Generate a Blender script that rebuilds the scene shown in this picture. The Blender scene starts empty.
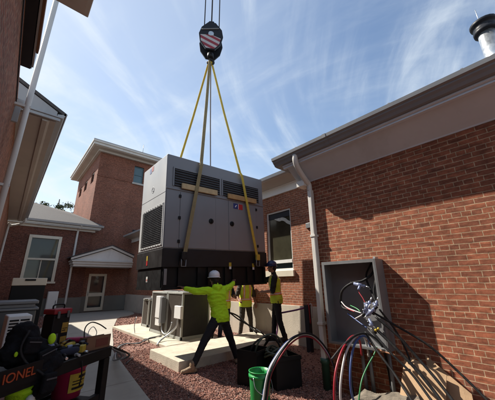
import bpy, bmesh, math, random
from mathutils import Vector, Matrix, noise
random.seed(7)
rad = math.radians
scn = bpy.context.scene
COL = scn.collection

# ------------------------------------------------------------------ camera
HEAD, PITCH, ROLL = rad(41.5), rad(17.25), rad(-0.75)
F = Vector((math.sin(HEAD)*math.cos(PITCH), math.cos(HEAD)*math.cos(PITCH), math.sin(PITCH)))
R0 = Vector((math.cos(HEAD), -math.sin(HEAD), 0)); U0 = R0.cross(F)
RV = R0*math.cos(ROLL) + U0*math.sin(ROLL); UV = -R0*math.sin(ROLL) + U0*math.cos(ROLL)
cam_data = bpy.data.cameras.new('camera'); cam = bpy.data.objects.new('camera', cam_data); COL.objects.link(cam)
cam.matrix_world = Matrix(((RV.x, UV.x, -F.x, 0), (RV.y, UV.y, -F.y, 0), (RV.z, UV.z, -F.z, 1.55), (0, 0, 0, 1)))
cam_data.sensor_width = 36.0; cam_data.lens = 36.0*266/495
cam_data.clip_start = 0.05; cam_data.clip_end = 2000
scn.camera = cam

# ------------------------------------------------------------------ sky, sun, exposure
SUN_TO = Vector((-1.0, 2.0, 2.4)).normalized()
ELEV = math.asin(SUN_TO.z); AZ = math.atan2(SUN_TO.x, SUN_TO.y)
w = bpy.data.worlds.new('World'); scn.world = w; w.use_nodes = True
nt = w.node_tree; N = nt.nodes; Lk = nt.links; N.clear()
out = N.new('ShaderNodeOutputWorld'); bg = N.new('ShaderNodeBackground'); bg.inputs[1].default_value = 0.098
sky = N.new('ShaderNodeTexSky'); sky.sky_type = 'NISHITA'; sky.sun_disc = False
sky.sun_elevation = ELEV; sky.sun_rotation = AZ; sky.air_density = 1.15; sky.dust_density = 0.3; sky.ozone_density = 1.0
tc = N.new('ShaderNodeTexCoord'); sp = N.new('ShaderNodeSeparateXYZ'); Lk.new(tc.outputs['Generated'], sp.inputs[0])
def wmath(op, a, b=None):
    m = N.new('ShaderNodeMath'); m.operation = op
    for i, v in enumerate((a, b)):
        if v is None: continue
        if isinstance(v, (int, float)): m.inputs[i].default_value = v
        else: Lk.new(v, m.inputs[i])
    return m.outputs[0]
zz = wmath('ADD', wmath('MAXIMUM', sp.outputs[2], 0.0), 0.22)
cx_ = wmath('DIVIDE', sp.outputs[0], zz); cy_ = wmath('DIVIDE', sp.outputs[1], zz)
cmb = N.new('ShaderNodeCombineXYZ'); Lk.new(cx_, cmb.inputs[0]); Lk.new(cy_, cmb.inputs[1])
def wnoise(scale, detail, rough, dist, mscale, rot, loc):
    mp = N.new('ShaderNodeMapping'); mp.vector_type = 'TEXTURE'; Lk.new(cmb.outputs[0], mp.inputs[0])
    mp.inputs['Scale'].default_value = mscale; mp.inputs['Rotation'].default_value = (0, 0, rot); mp.inputs['Location'].default_value = loc
    n = N.new('ShaderNodeTexNoise'); Lk.new(mp.outputs[0], n.inputs['Vector'])
    n.inputs['Scale'].default_value = scale; n.inputs['Detail'].default_value = detail
    n.inputs['Roughness'].default_value = rough; n.inputs['Distortion'].default_value = dist
    return n.outputs[0]
def wramp(v, a, b):
    r = N.new('ShaderNodeMapRange'); r.interpolation_type = 'SMOOTHSTEP'; Lk.new(v, r.inputs[0])
    r.inputs[1].default_value = a; r.inputs[2].default_value = b; return r.outputs[0]
fibre = wramp(wnoise(3.4, 10, 0.68, 1.6, (2.0, 0.7, 1), rad(-62), (1.3, 0.6, 0)), 0.28, 0.76)
fibre2 = wramp(wnoise(3.0, 10, 0.68, 2.0, (1.8, 0.7, 1), rad(28), (5.1, 2.6, 0)), 0.28, 0.74)
wisps = wmath('MULTIPLY', wramp(wnoise(1.3, 6, 0.55, 1.6, (1.7, 0.85, 1), rad(-66), (3.1, 1.7, 0)), 0.42, 0.76), wmath('ADD', wmath('MULTIPLY', fibre, 0.7), 0.3))
wisp2 = wmath('MULTIPLY', wramp(wnoise(1.5, 6, 0.56, 2.2, (1.6, 0.8, 1), rad(34), (0.4, 5.2, 0)), 0.40, 0.74), wmath('ADD', wmath('MULTIPLY', fibre2, 0.7), 0.3))
veil = wramp(wnoise(0.6, 4, 0.5, 0.3, (1, 1, 1), 0.2, (8.3, 2.2, 0)), 0.28, 0.78)
low = wramp(sp.outputs[2], 0.52, 0.02)                                   # thin high cloud thickens towards the horizon
# veil is denser towards the sun
sunv = N.new('ShaderNodeVectorMath'); sunv.operation = 'DOT_PRODUCT'; Lk.new(tc.outputs['Generated'], sunv.inputs[0])
sunv.inputs[1].default_value = SUN_TO
near_sun = wramp(sunv.outputs['Value'], 0.42, 1.0)
cl = wmath('ADD', wmath('MULTIPLY', wisps, 0.46), wmath('MULTIPLY', wisp2, 0.60))
cl = wmath('ADD', cl, wmath('MULTIPLY', veil, 0.10))
cl = wmath('ADD', cl, wmath('MULTIPLY', low, 0.45))
cl = wmath('ADD', cl, wmath('MULTIPLY', near_sun, 0.30))
cl = wmath('MINIMUM', cl, 0.92)
mix = N.new('ShaderNodeMix'); mix.data_type = 'RGBA'; Lk.new(cl, mix.inputs['Factor']); Lk.new(sky.outputs[0], mix.inputs['A'])
mix.inputs['B'].default_value = (5.0, 5.5, 5.9, 1)
Lk.new(mix.outputs['Result'], bg.inputs[0]); Lk.new(bg.outputs[0], out.inputs[0])
sd = bpy.data.lights.new('sun', 'SUN'); sd.energy = 5.0; sd.angle = rad(0.5); sd.color = (1.0, 0.93, 0.82)
so = bpy.data.objects.new('sun', sd); COL.objects.link(so); so.location = SUN_TO*60
so.rotation_euler = SUN_TO.to_track_quat('Z', 'Y').to_euler()
vs = scn.view_settings; vs.view_transform = 'Standard'; vs.look = 'None'; vs.gamma = 1.0; vs.exposure = 0.85; vs.use_curve_mapping = False

# ------------------------------------------------------------------ materials
def new_mat(name):
    m = bpy.data.materials.new(name); m.use_nodes = True
    return m, m.node_tree.nodes, m.node_tree.links, m.node_tree.nodes['Principled BSDF']
def mat(name, c, rough=0.6, metal=0.0, var=0.15, scale=6.0, bump=0.0, bscale=60.0, rvar=0.1, spec=0.5, dirt=0.0, coat=0.0):
    m, n, l, b = new_mat(name)
    t = n.new('ShaderNodeTexCoord')
    n1 = n.new('ShaderNodeTexNoise'); n1.inputs['Scale'].default_value = scale; n1.inputs['Detail'].default_value = 6; n1.inputs['Roughness'].default_value = 0.65
    l.new(t.outputs['Object'], n1.inputs['Vector'])
    mr = n.new('ShaderNodeMapRange'); mr.inputs[1].default_value = 0.25; mr.inputs[2].default_value = 0.75
    mr.inputs[3].default_value = 1-var; mr.inputs[4].default_value = 1+var; l.new(n1.outputs[0], mr.inputs[0])
    mx = n.new('ShaderNodeVectorMath'); mx.operation = 'SCALE'; mx.inputs[0].default_value = c[:3]; l.new(mr.outputs[0], mx.inputs['Scale'])
    colr = mx.outputs[0]
    if dirt:
        n3 = n.new('ShaderNodeTexNoise'); n3.inputs['Scale'].default_value = scale*0.45; n3.inputs['Detail'].default_value = 9; n3.inputs['Roughness'].default_value = 0.75
        mp3 = n.new('ShaderNodeMapping'); mp3.inputs['Scale'].default_value = (1.6, 1.6, 0.5); l.new(t.outputs['Object'], mp3.inputs[0]); l.new(mp3.outputs[0], n3.inputs['Vector'])
        r3 = n.new('ShaderNodeMapRange'); r3.inputs[1].default_value = 0.52; r3.inputs[2].default_value = 0.75; r3.inputs[4].default_value = dirt; l.new(n3.outputs[0], r3.inputs[0])
        m3 = n.new('ShaderNodeMix'); m3.data_type = 'RGBA'; l.new(r3.outputs[0], m3.inputs['Factor']); l.new(colr, m3.inputs['A']); m3.inputs['B'].default_value = (0.09, 0.075, 0.06, 1)
        colr = m3.outputs['Result']
    l.new(colr, b.inputs['Base Color'])
    m2 = n.new('ShaderNodeMapRange'); m2.inputs[1].default_value = 0.3; m2.inputs[2].default_value = 0.7
    m2.inputs[3].default_value = max(0.02, rough-rvar); m2.inputs[4].default_value = min(1, rough+rvar); l.new(n1.outputs[0], m2.inputs[0]); l.new(m2.outputs[0], b.inputs['Roughness'])
    b.inputs['Metallic'].default_value = metal; b.inputs['Specular IOR Level'].default_value = spec; b.inputs['Coat Weight'].default_value = coat
    if bump:
        n2 = n.new('ShaderNodeTexNoise'); n2.inputs['Scale'].default_value = bscale; n2.inputs['Detail'].default_value = 5; l.new(t.outputs['Object'], n2.inputs['Vector'])
        bp = n.new('ShaderNodeBump'); bp.inputs['Strength'].default_value = bump; bp.inputs['Distance'].default_value = 0.02; l.new(n2.outputs[0], bp.inputs['Height']); l.new(bp.outputs[0], b.inputs['Normal'])
    return m
def brick_mat(name, c1, c2, mortar, bw=0.195, rh=0.0632, ms=0.0095, header=True, bump=0.5):
    m, n, l, b = new_mat(name)
    t = n.new('ShaderNodeTexCoord'); s = n.new('ShaderNodeSeparateXYZ'); l.new(t.outputs['Object'], s.inputs[0])
    ad = n.new('ShaderNodeMath'); ad.operation = 'ADD'; l.new(s.outputs[0], ad.inputs[0]); l.new(s.outputs[1], ad.inputs[1])
    cb = n.new('ShaderNodeCombineXYZ'); l.new(ad.outputs[0], cb.inputs[0]); l.new(s.outputs[2], cb.inputs[1])
    # slightly irregular laying
    nz = n.new('ShaderNodeTexNoise'); nz.inputs['Scale'].default_value = 5.0; nz.inputs['Detail'].default_value = 3; l.new(t.outputs['Object'], nz.inputs['Vector'])
    sub = n.new('ShaderNodeVectorMath'); sub.operation = 'SUBTRACT'; l.new(nz.outputs['Color'], sub.inputs[0]); sub.inputs[1].default_value = (0.5, 0.5, 0.5)
    scl = n.new('ShaderNodeVectorMath'); scl.operation = 'SCALE'; scl.inputs['Scale'].default_value = 0.016; l.new(sub.outputs[0], scl.inputs[0])
    va = n.new('ShaderNodeVectorMath'); va.operation = 'ADD'; l.new(cb.outputs[0], va.inputs[0]); l.new(scl.outputs[0], va.inputs[1])
    bt = n.new('ShaderNodeTexBrick'); l.new(va.outputs[0], bt.inputs['Vector'])
    bt.inputs['Scale'].default_value = 1.0; bt.inputs['Brick Width'].default_value = bw; bt.inputs['Row Height'].default_value = rh
    bt.inputs['Mortar Size'].default_value = ms*0.5; bt.inputs['Mortar Smooth'].default_value = 0.25; bt.inputs['Bias'].default_value = -0.15
    bt.offset = 0.5; bt.offset_frequency = 2
    if header: bt.squash = 0.5; bt.squash_frequency = 6
    bt.inputs['Color1'].default_value = (*c1, 1); bt.inputs['Color2'].default_value = (*c2, 1); bt.inputs['Mortar'].default_value = (*mortar, 1)
    # second, independent per-brick tone from a cell-wise noise
    n2 = n.new('ShaderNodeTexNoise'); n2.inputs['Scale'].default_value = 1.0; n2.inputs['Detail'].default_value = 2
    mp = n.new('ShaderNodeMapping'); mp.inputs['Scale'].default_value = (9, 22, 1); l.new(cb.outputs[0], mp.inputs[0]); l.new(mp.outputs[0], n2.inputs['Vector'])
    n4 = n.new('ShaderNodeTexNoise'); n4.inputs['Scale'].default_value = 45; n4.inputs['Detail'].default_value = 5; n4.inputs['Roughness'].default_value = 0.7; l.new(t.outputs['Object'], n4.inputs['Vector'])
    n5 = n.new('ShaderNodeTexNoise'); n5.inputs['Scale'].default_value = 0.7; n5.inputs['Detail'].default_value = 5; l.new(t.outputs['Object'], n5.inputs['Vector'])
    def rng(o, a, bb):
        r = n.new('ShaderNodeMapRange'); r.inputs[1].default_value = 0.28; r.inputs[2].default_value = 0.72; r.inputs[3].default_value = a; r.inputs[4].default_value = bb; l.new(o, r.inputs[0]); return r.outputs[0]
    p = n.new('ShaderNodeMath'); p.operation = 'MULTIPLY'; l.new(rng(n2.outputs[0], 0.62, 1.35), p.inputs[0]); l.new(rng(n4.outputs[0], 0.78, 1.2), p.inputs[1])
    p2 = n.new('ShaderNodeMath'); p2.operation = 'MULTIPLY'; l.new(p.outputs[0], p2.inputs[0]); l.new(rng(n5.outputs[0], 0.74, 1.16), p2.inputs[1])
    sc = n.new('ShaderNodeVectorMath'); sc.operation = 'SCALE'; l.new(bt.outputs['Color'], sc.inputs[0]); l.new(p2.outputs[0], sc.inputs['Scale'])
    # efflorescence and grime in uneven blotches
    n6 = n.new('ShaderNodeTexNoise'); n6.inputs['Scale'].default_value = 1.7; n6.inputs['Detail'].default_value = 9; n6.inputs['Roughness'].default_value = 0.72; l.new(t.outputs['Object'], n6.inputs['Vector'])
    r6 = n.new('ShaderNodeMapRange'); r6.inputs[1].default_value = 0.56; r6.inputs[2].default_value = 0.80; r6.inputs[4].default_value = 0.30; l.new(n6.outputs[0], r6.inputs[0])
    m6 = n.new('ShaderNodeMix'); m6.data_type = 'RGBA'; l.new(r6.outputs[0], m6.inputs['Factor']); l.new(sc.outputs[0], m6.inputs['A']); m6.inputs['B'].default_value = (*[0.5*v+0.12 for v in c1], 1)
    r7 = n.new('ShaderNodeMapRange'); r7.inputs[1].default_value = 0.44; r7.inputs[2].default_value = 0.24; r7.inputs[4].default_value = 0.5; l.new(n6.outputs[0], r7.inputs[0])
    m7 = n.new('ShaderNodeMix'); m7.data_type = 'RGBA'; l.new(r7.outputs[0], m7.inputs['Factor']); l.new(m6.outputs['Result'], m7.inputs['A']); m7.inputs['B'].default_value = (*[0.45*v for v in c2], 1)
    l.new(m7.outputs['Result'], b.inputs['Base Color']); b.inputs['Roughness'].default_value = 0.88; b.inputs['Specular IOR Level'].default_value = 0.25
    # height: mortar recessed + grit
    iv = n.new('ShaderNodeMath'); iv.operation = 'SUBTRACT'; iv.inputs[0].default_value = 1.0; l.new(bt.outputs['Fac'], iv.inputs[1])
    hh = n.new('ShaderNodeMath'); hh.operation = 'MULTIPLY_ADD'; l.new(n4.outputs[0], hh.inputs[0]); hh.inputs[1].default_value = 0.35; l.new(iv.outputs[0], hh.inputs[2])
    bp = n.new('ShaderNodeBump'); bp.inputs['Strength'].default_value = bump; bp.inputs['Distance'].default_value = 0.008; l.new(hh.outputs[0], bp.inputs['Height']); l.new(bp.outputs[0], b.inputs['Normal'])
    return m
M = {}
M['brick'] = brick_mat('red_brick', (0.305, 0.104, 0.056), (0.19, 0.07, 0.042), (0.43, 0.315, 0.205))
M['brick_far'] = brick_mat('tan_red_brick', (0.36, 0.135, 0.075), (0.24, 0.09, 0.055), (0.45, 0.36, 0.27))
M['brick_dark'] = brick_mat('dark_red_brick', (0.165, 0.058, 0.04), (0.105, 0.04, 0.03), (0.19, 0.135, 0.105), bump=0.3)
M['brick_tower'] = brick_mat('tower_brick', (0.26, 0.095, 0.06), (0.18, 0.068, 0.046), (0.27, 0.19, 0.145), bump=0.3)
M['trim'] = mat('aged_white_trim', (0.62, 0.60, 0.56), 0.5, var=0.06, scale=2, dirt=0.25)
M['trim_tan'] = mat('tan_soffit', (0.47, 0.445, 0.41), 0.6, var=0.08, scale=1.5, dirt=0.2)
M['trim_grey'] = mat('grey_gutter', (0.38, 0.39, 0.40), 0.45, var=0.08, scale=2, dirt=0.25)
M['white'] = mat('white_paint', (0.74, 0.74, 0.72), 0.45, var=0.05, scale=3, dirt=0.2)
M['bright_white'] = mat('clean_white_paint', (0.84, 0.83, 0.80), 0.5, var=0.04, scale=3, dirt=0.1)
M['cream'] = mat('cream_paint', (0.66, 0.60, 0.48), 0.5, var=0.06, scale=3, dirt=0.15)
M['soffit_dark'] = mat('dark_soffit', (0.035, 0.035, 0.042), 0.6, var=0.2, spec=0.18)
M['shingle'] = mat('grey_shingle', (0.085, 0.08, 0.08), 0.95, var=0.4, scale=14, bump=0.8, bscale=25)
M['shingle_dark'] = mat('dark_shingle', (0.06, 0.06, 0.065), 0.95, var=0.3, scale=10, bump=0.6, bscale=25)
M['conc'] = mat('concrete', (0.50, 0.45, 0.36), 0.9, var=0.2, scale=4, bump=0.35, bscale=60, dirt=0.6)
M['conc_path'] = mat('walk_concrete', (0.36, 0.335, 0.29), 0.9, var=0.12, scale=2.5, bump=0.2, bscale=120, dirt=0.25)
M['found'] = mat('foundation_concrete', (0.50, 0.44, 0.36), 0.9, var=0.12, scale=2, bump=0.2, bscale=50, dirt=0.3)
M['found_shaded'] = mat('shaded_foundation', (0.17, 0.155, 0.135), 0.9, var=0.12, scale=2, bump=0.2, bscale=50, dirt=0.3)  # painted-in shade: darker concrete for the walls facing away from the sun
M['glass'] = mat('window_glass', (0.02, 0.028, 0.032), 0.06, var=0.3, scale=1.5, rvar=0.03, spec=0.45)
M['glass_teal'] = mat('teal_glass', (0.05, 0.11, 0.13), 0.12, var=0.2, scale=1.5, rvar=0.03, spec=0.8)
M['glass_olive'] = mat('olive_glass', (0.045, 0.043, 0.028), 0.10, var=0.5, scale=1.2, rvar=0.03, spec=0.7)
M['gravel'] = mat('red_gravel', (0.215, 0.108, 0.082), 0.95, var=0.5, scale=40, bump=1.0, bscale=45)
M['peb1'] = mat('lava_red', (0.27, 0.128, 0.094), 0.95, var=0.5, scale=9, bump=0.4)
M['peb2'] = mat('lava_dark', (0.145, 0.07, 0.058), 0.95, var=0.5, scale=9, bump=0.4)
M['peb3'] = mat('lava_pale', (0.36, 0.26, 0.22), 0.95, var=0.4, scale=9, bump=0.4)
M['soil'] = mat('bare_earth', (0.14, 0.10, 0.075), 0.95, var=0.35, scale=3, bump=0.6, bscale=20)
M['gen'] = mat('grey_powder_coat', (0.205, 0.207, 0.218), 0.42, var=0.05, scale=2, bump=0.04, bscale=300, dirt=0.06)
M['gen_sunlit'] = mat('sunlit_grey_powder_coat', (0.54, 0.55, 0.55), 0.42, var=0.05, scale=2, bump=0.04, bscale=300, dirt=0.06)  # enclosure coat lightened: sunlight on the end face is put into the colour
M['emblem'] = mat('grey_print', (0.30, 0.31, 0.32), 0.6, var=0.05)
M['wood2'] = mat('orange_timber', (0.42, 0.25, 0.10), 0.8, var=0.25, scale=9, bump=0.2, dirt=0.15)
M['gen_dark'] = mat('black_tank_paint', (0.022, 0.020, 0.021), 0.5, var=0.25, scale=5, spec=0.18)
M['black'] = mat('black_plastic', (0.012, 0.012, 0.013), 0.5, var=0.3, scale=8, spec=0.18)
M['rubber'] = mat('black_rubber', (0.017, 0.017, 0.018), 0.5, var=0.45, scale=25, dirt=0.5, bump=0.15, bscale=120, spec=0.18)
M['louver'] = mat('louver_grey', (0.075, 0.078, 0.085), 0.5, var=0.15)
M['mesh_grille'] = mat('grille_mesh', (0.07, 0.07, 0.07), 0.55, metal=0.4, var=0.3, scale=60)
M['steel'] = mat('galvanised_steel', (0.55, 0.58, 0.60), 0.38, metal=0.85, var=0.12, scale=12)
M['alu'] = mat('grey_metal_box', (0.20, 0.205, 0.21), 0.45, metal=0.25, var=0.08, scale=4, dirt=0.1)
M['cab_in'] = mat('grey_cabinet_back', (0.19, 0.19, 0.195), 0.5, metal=0.1, var=0.12, scale=4)
M['yellow'] = mat('yellow_webbing', (0.56, 0.40, 0.05), 0.8, var=0.18, scale=14, bump=0.4, bscale=220, dirt=0.2)
M['tanweb'] = mat('tan_webbing', (0.27, 0.21, 0.10), 0.85, var=0.22, scale=14, bump=0.4, bscale=220, dirt=0.3)
M['greyweb'] = mat('grey_webbing', (0.17, 0.16, 0.17), 0.85, var=0.2, scale=14)
M['wood'] = mat('pale_timber', (0.50, 0.37, 0.20), 0.8, var=0.2, scale=9, bump=0.2, dirt=0.12)
M['red'] = mat('red_paint', (0.45, 0.02, 0.02), 0.5, var=0.1)
M['blue'] = mat('navy_blue', (0.02, 0.03, 0.16), 0.5, var=0.1)
M['flagblue'] = mat('faded_blue', (0.26, 0.29, 0.44), 0.5, var=0.1)
M['flagred'] = mat('faded_red', (0.55, 0.24, 0.21), 0.5, var=0.1)
M['skin'] = mat('skin', (0.30, 0.155, 0.10), 0.55, var=0.12, scale=20)
M['skin_dark'] = mat('skin_brown', (0.15, 0.075, 0.05), 0.55, var=0.12, scale=20)
M['soffit_grey'] = mat('grey_painted_soffit', (0.56, 0.61, 0.67), 0.6, var=0.08, scale=1.5, dirt=0.2)
M['gutter_dark'] = mat('dark_gutter', (0.21, 0.22, 0.235), 0.5, var=0.1, scale=2, dirt=0.2)
M['lime'] = mat('lime_fabric', (0.50, 0.86, 0.015), 0.85, var=0.08, scale=8, bump=0.35, bscale=60)
M['vest'] = mat('yellow_vest_mesh', (0.58, 0.74, 0.05), 0.85, var=0.1, scale=10, bump=0.3, bscale=90)
M['orange'] = mat('orange_tape', (0.80, 0.20, 0.06), 0.6, var=0.1)
M['silver'] = mat('reflective_tape', (0.62, 0.60, 0.58), 0.35, var=0.1)
M['trousers'] = mat('black_trousers', (0.014, 0.014, 0.017), 0.9, var=0.35, scale=8, bump=0.4, bscale=40)
M['olive'] = mat('brown_work_trousers', (0.055, 0.045, 0.036), 0.9, var=0.3, scale=8, bump=0.4, bscale=40)
M['navy'] = mat('navy_cloth', (0.016, 0.02, 0.04), 0.9, var=0.3, scale=8)
M['tshirt'] = mat('black_tshirt', (0.012, 0.012, 0.014), 0.9, var=0.3, scale=8)
M['boot_tan'] = mat('tan_leather', (0.26, 0.18, 0.11), 0.75, var=0.25, scale=18)
M['boot'] = mat('brown_leather', (0.045, 0.03, 0.022), 0.75, var=0.25, scale=18)
M['hat_white'] = mat('white_helmet', (0.78, 0.79, 0.82), 0.35, var=0.03)
M['hat_blue'] = mat('blue_helmet', (0.02, 0.035, 0.11), 0.35, var=0.05)
M['hair'] = mat('dark_hair', (0.012, 0.009, 0.008), 0.7, var=0.4, scale=40)
M['eye'] = mat('eye_white', (0.7, 0.68, 0.65), 0.3, var=0.02)
M['card'] = mat('cardboard', (0.40, 0.265, 0.155), 0.9, var=0.08, scale=5, dirt=0.2, bump=0.08, bscale=60)
M['card_dark'] = mat('brown_cardboard', (0.20, 0.105, 0.06), 0.9, var=0.2, scale=5)
M['tarp'] = mat('weathered_canvas', (0.16, 0.135, 0.105), 0.95, var=0.5, scale=9, bump=0.5, bscale=140)
M['green'] = mat('green_plastic', (0.012, 0.26, 0.06), 0.4, var=0.08)
M['green_pvc'] = mat('green_pvc', (0.035, 0.10, 0.07), 0.45, var=0.12, dirt=0.2)
M['wire_red'] = mat('red_insulation', (0.26, 0.012, 0.022), 0.4, var=0.1)
M['wire_blue'] = mat('blue_insulation', (0.03, 0.06, 0.19), 0.4, var=0.1)
M['wire_white'] = mat('white_insulation', (0.42, 0.41, 0.41), 0.5, var=0.08)
M['wire_purple'] = mat('purple_insulation', (0.16, 0.05, 0.16), 0.4, var=0.1)
M['wire_green'] = mat('green_insulation', (0.02, 0.16, 0.05), 0.4, var=0.1)
M['olive_wire'] = mat('dull_green_insulation', (0.05, 0.062, 0.042), 0.5, var=0.15)
M['copper'] = mat('copper_wire', (0.62, 0.33, 0.20), 0.4, metal=0.7, var=0.15)
M['conn'] = mat('blue_grey_connector', (0.20, 0.23, 0.36), 0.3, metal=0.35, var=0.2, scale=30)
M['pink'] = mat('pink_plastic', (0.42, 0.025, 0.09), 0.45, var=0.1)
M['label_yel'] = mat('yellow_label', (0.45, 0.33, 0.03), 0.6, var=0.15, scale=20)
M['rust_print'] = mat('rust_brown_print', (0.15, 0.045, 0.03), 0.8, var=0.2)
M['label_gold'] = mat('gold_label', (0.34, 0.20, 0.03), 0.6, var=0.3, scale=30, dirt=0.3)
M['lid_red'] = mat('worn_red_plastic', (0.26, 0.012, 0.02), 0.6, var=0.2, scale=12, dirt=0.3)
M['label_org'] = mat('orange_letter', (0.42, 0.07, 0.02), 0.55, var=0.1)
M['ac_frame'] = mat('weathered_grey_metal', (0.34, 0.35, 0.325), 0.55, var=0.1, dirt=0.3)
M['ac_coil'] = mat('coil_fins', (0.115, 0.095, 0.08), 0.7, metal=0.2, var=0.25, scale=20)
M['ac_dark'] = mat('dark_coil_fins', (0.045, 0.042, 0.038), 0.7, var=0.25, scale=20)
M['bark'] = mat('bark', (0.08, 0.06, 0.045), 0.95, var=0.3, scale=12, bump=0.7, bscale=30)
M['leaf'] = mat('leaf_green', (0.055, 0.085, 0.025), 0.8, var=0.4, scale=4)
M['leaf2'] = mat('leaf_yellow_green', (0.12, 0.13, 0.035), 0.8, var=0.4, scale=4)
M['stripe_red'] = mat('red_hazard', (0.25, 0.018, 0.03), 0.5, var=0.12, dirt=0.15)
M['stripe_white'] = mat('white_hazard', (0.46, 0.45, 0.46), 0.5, var=0.08, dirt=0.3)
M['block'] = mat('black_steel', (0.018, 0.02, 0.026), 0.45, var=0.3, dirt=0.1, spec=0.18)
M['rope'] = mat('wire_rope', (0.05, 0.055, 0.07), 0.5, metal=0.5, var=0.3, scale=60)
M['off_white'] = mat('off_white_satin', (0.55, 0.55, 0.50), 0.3, var=0.3, scale=12)
M['cart'] = mat('black_cart_steel', (0.010, 0.010, 0.011), 0.5, var=0.4, scale=8, dirt=0.08, spec=0.18)
M['bag'] = mat('black_canvas', (0.011, 0.011, 0.013), 0.95, var=0.4, scale=9, bump=0.7, bscale=30, spec=0.18)
M['grey_plastic'] = mat('dark_grey_metal', (0.10, 0.105, 0.105), 0.5, var=0.12, scale=5)

# ------------------------------------------------------------------ mesh building
ORG = {}
def link(o): COL.objects.link(o); return o
def thing(name, label, cat, loc=(0, 0, 0), group=None, rot=None, local=False, kind=None):
    o = link(bpy.data.objects.new(name, None)); o.location = loc; o.empty_display_size = 0.2
    if rot: o.rotation_euler = rot
    if label: o['label'] = label; o['category'] = cat
    if group: o['group'] = group
    if kind: o['kind'] = kind
    ORG[o] = Vector((0, 0, 0)) if local else Vector(loc)
    return o
def tag(o, label, cat, group=None, kind=None):
    o['label'] = label; o['category'] = cat
    if group: o['group'] = group
    if kind: o['kind'] = kind
    return o
def spline(pts, n=8):
    P = [Vector(p) for p in pts]
    if len(P) < 3: return P
    P = [P[0]*2-P[1]] + P + [P[-1]*2-P[-2]]; out = []
    for i in range(1, len(P)-2):
        a, b, c, d = P[i-1:i+3]
        for k in range(n):
            t = k/n; out.append(0.5*((2*b)+(c-a)*t+(2*a-5*b+4*c-d)*t*t+(3*b-a-3*c+d)*t**3))
    out.append(P[-2]); return out
class MB:
    def __init__(s): s.b = bmesh.new(); s.mi = 0; s.smooth = False
    def face(s, vs, smooth=False):
        try: f = s.b.faces.new(vs)
        except ValueError: return
        f.material_index = s.mi; f.smooth = smooth; return f
    def poly(s, pts): return s.face([s.b.verts.new(p) for p in pts])
    def box(s, x0, x1, y0, y1, z0, z1, bev=0.0, mtx=None):
        x0, x1 = min(x0, x1), max(x0, x1); y0, y1 = min(y0, y1), max(y0, y1); z0, z1 = min(z0, z1), max(z0, z1)
        v = [s.b.verts.new(p) for p in ((x0,y0,z0),(x1,y0,z0),(x1,y1,z0),(x0,y1,z0),(x0,y0,z1),(x1,y0,z1),(x1,y1,z1),(x0,y1,z1))]
        fs = [s.face([v[i] for i in q]) for q in ((0,3,2,1),(4,5,6,7),(0,1,5,4),(1,2,6,5),(2,3,7,6),(3,0,4,7))]
        if bev:
            es = list({e for f in fs for e in f.edges})
            r = bmesh.ops.bevel(s.b, geom=es, offset=min(bev, 0.45*min(x1-x0, y1-y0, z1-z0)), segments=2, affect='EDGES', profile=0.5)
            for f in r['faces']: f.material_index = s.mi
            v = list({vv for f in r['faces'] for vv in f.verts} | {vv for f in fs if f.is_valid for vv in f.verts})
        if mtx is not None:
            for vv in v: vv.co = mtx @ vv.co
        return v
    def tube(s, pts, r, seg=8, cap=True, rend=None):
        P = [Vector(p) for p in pts]; rings = []; up = Vector((0, 0, 1)); nprev = None
        for i, p in enumerate(P):
            t = (P[min(i+1, len(P)-1)]-P[max(i-1, 0)]).normalized()
            if nprev is None:
                nn = t.cross(up)
                if nn.length < 1e-3: nn = t.cross(Vector((1, 0, 0)))
            else: nn = nprev-t*nprev.dot(t)
            nn.normalize(); nprev = nn; bb = t.cross(nn)
            rr = r if rend is None else r+(rend-r)*i/(len(P)-1)
            rings.append([s.b.verts.new(p+(nn*math.cos(2*math.pi*k/seg)+bb*math.sin(2*math.pi*k/seg))*rr) for k in range(seg)])
        for a, b in zip(rings, rings[1:]):
            for k in range(seg): s.face([a[k], a[(k+1) % seg], b[(k+1) % seg], b[k]], True)
        if cap: s.face(rings[0][::-1]); s.face(rings[-1])
        return s
    def ribbon(s, pts, wdir, wid, thick):
        P = [Vector(p) for p in pts]; W = Vector(wdir).normalized(); rings = []
        for i, p in enumerate(P):
            t = (P[min(i+1, len(P)-1)]-P[max(i-1, 0)]).normalized(); ww = (W-t*W.dot(t)).normalized(); nn = t.cross(ww)
            rings.append([s.b.verts.new(p+ww*a*wid/2+nn*b*thick/2) for a, b in ((-1,-1),(1,-1),(1,1),(-1,1))])
        for a, b in zip(rings, rings[1:]):
            for k in range(4): s.face([a[k], a[(k+1) % 4], b[(k+1) % 4], b[k]])
        s.face(rings[0][::-1]); s.face(rings[-1]); return s
    def lathe(s, prof, c, seg=24, axis='z', sx=1.0, sy=1.0, mtx=None, cap=True):
        rings = []; c = Vector(c)
        for r, z in prof:
            ring = []
            for k in range(seg):
                a = 2*math.pi*k/seg; p = Vector((r*math.cos(a)*sx, r*math.sin(a)*sy, z))
                if axis == 'x': p = Vector((p.z, p.x, p.y))
                elif axis == 'y': p = Vector((p.x, p.z, p.y))
                if mtx is not None: p = mtx @ p
                ring.append(s.b.verts.new(c+p))
            rings.append(ring)
        for a, b in zip(rings, rings[1:]):
            for k in range(seg): s.face([a[k], a[(k+1) % seg], b[(k+1) % seg], b[k]], True)
        if cap: s.face(rings[0][::-1]); s.face(rings[-1])
        return s
    def prism(s, poly, d):
        d = Vector(d); a = [s.b.verts.new(p) for p in poly]; b = [s.b.verts.new(Vector(p)+d) for p in poly]; n = len(a)
        s.face(a[::-1]); s.face(b)
        for k in range(n): s.face([a[k], a[(k+1) % n], b[(k+1) % n], b[k]])
        return s
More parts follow.
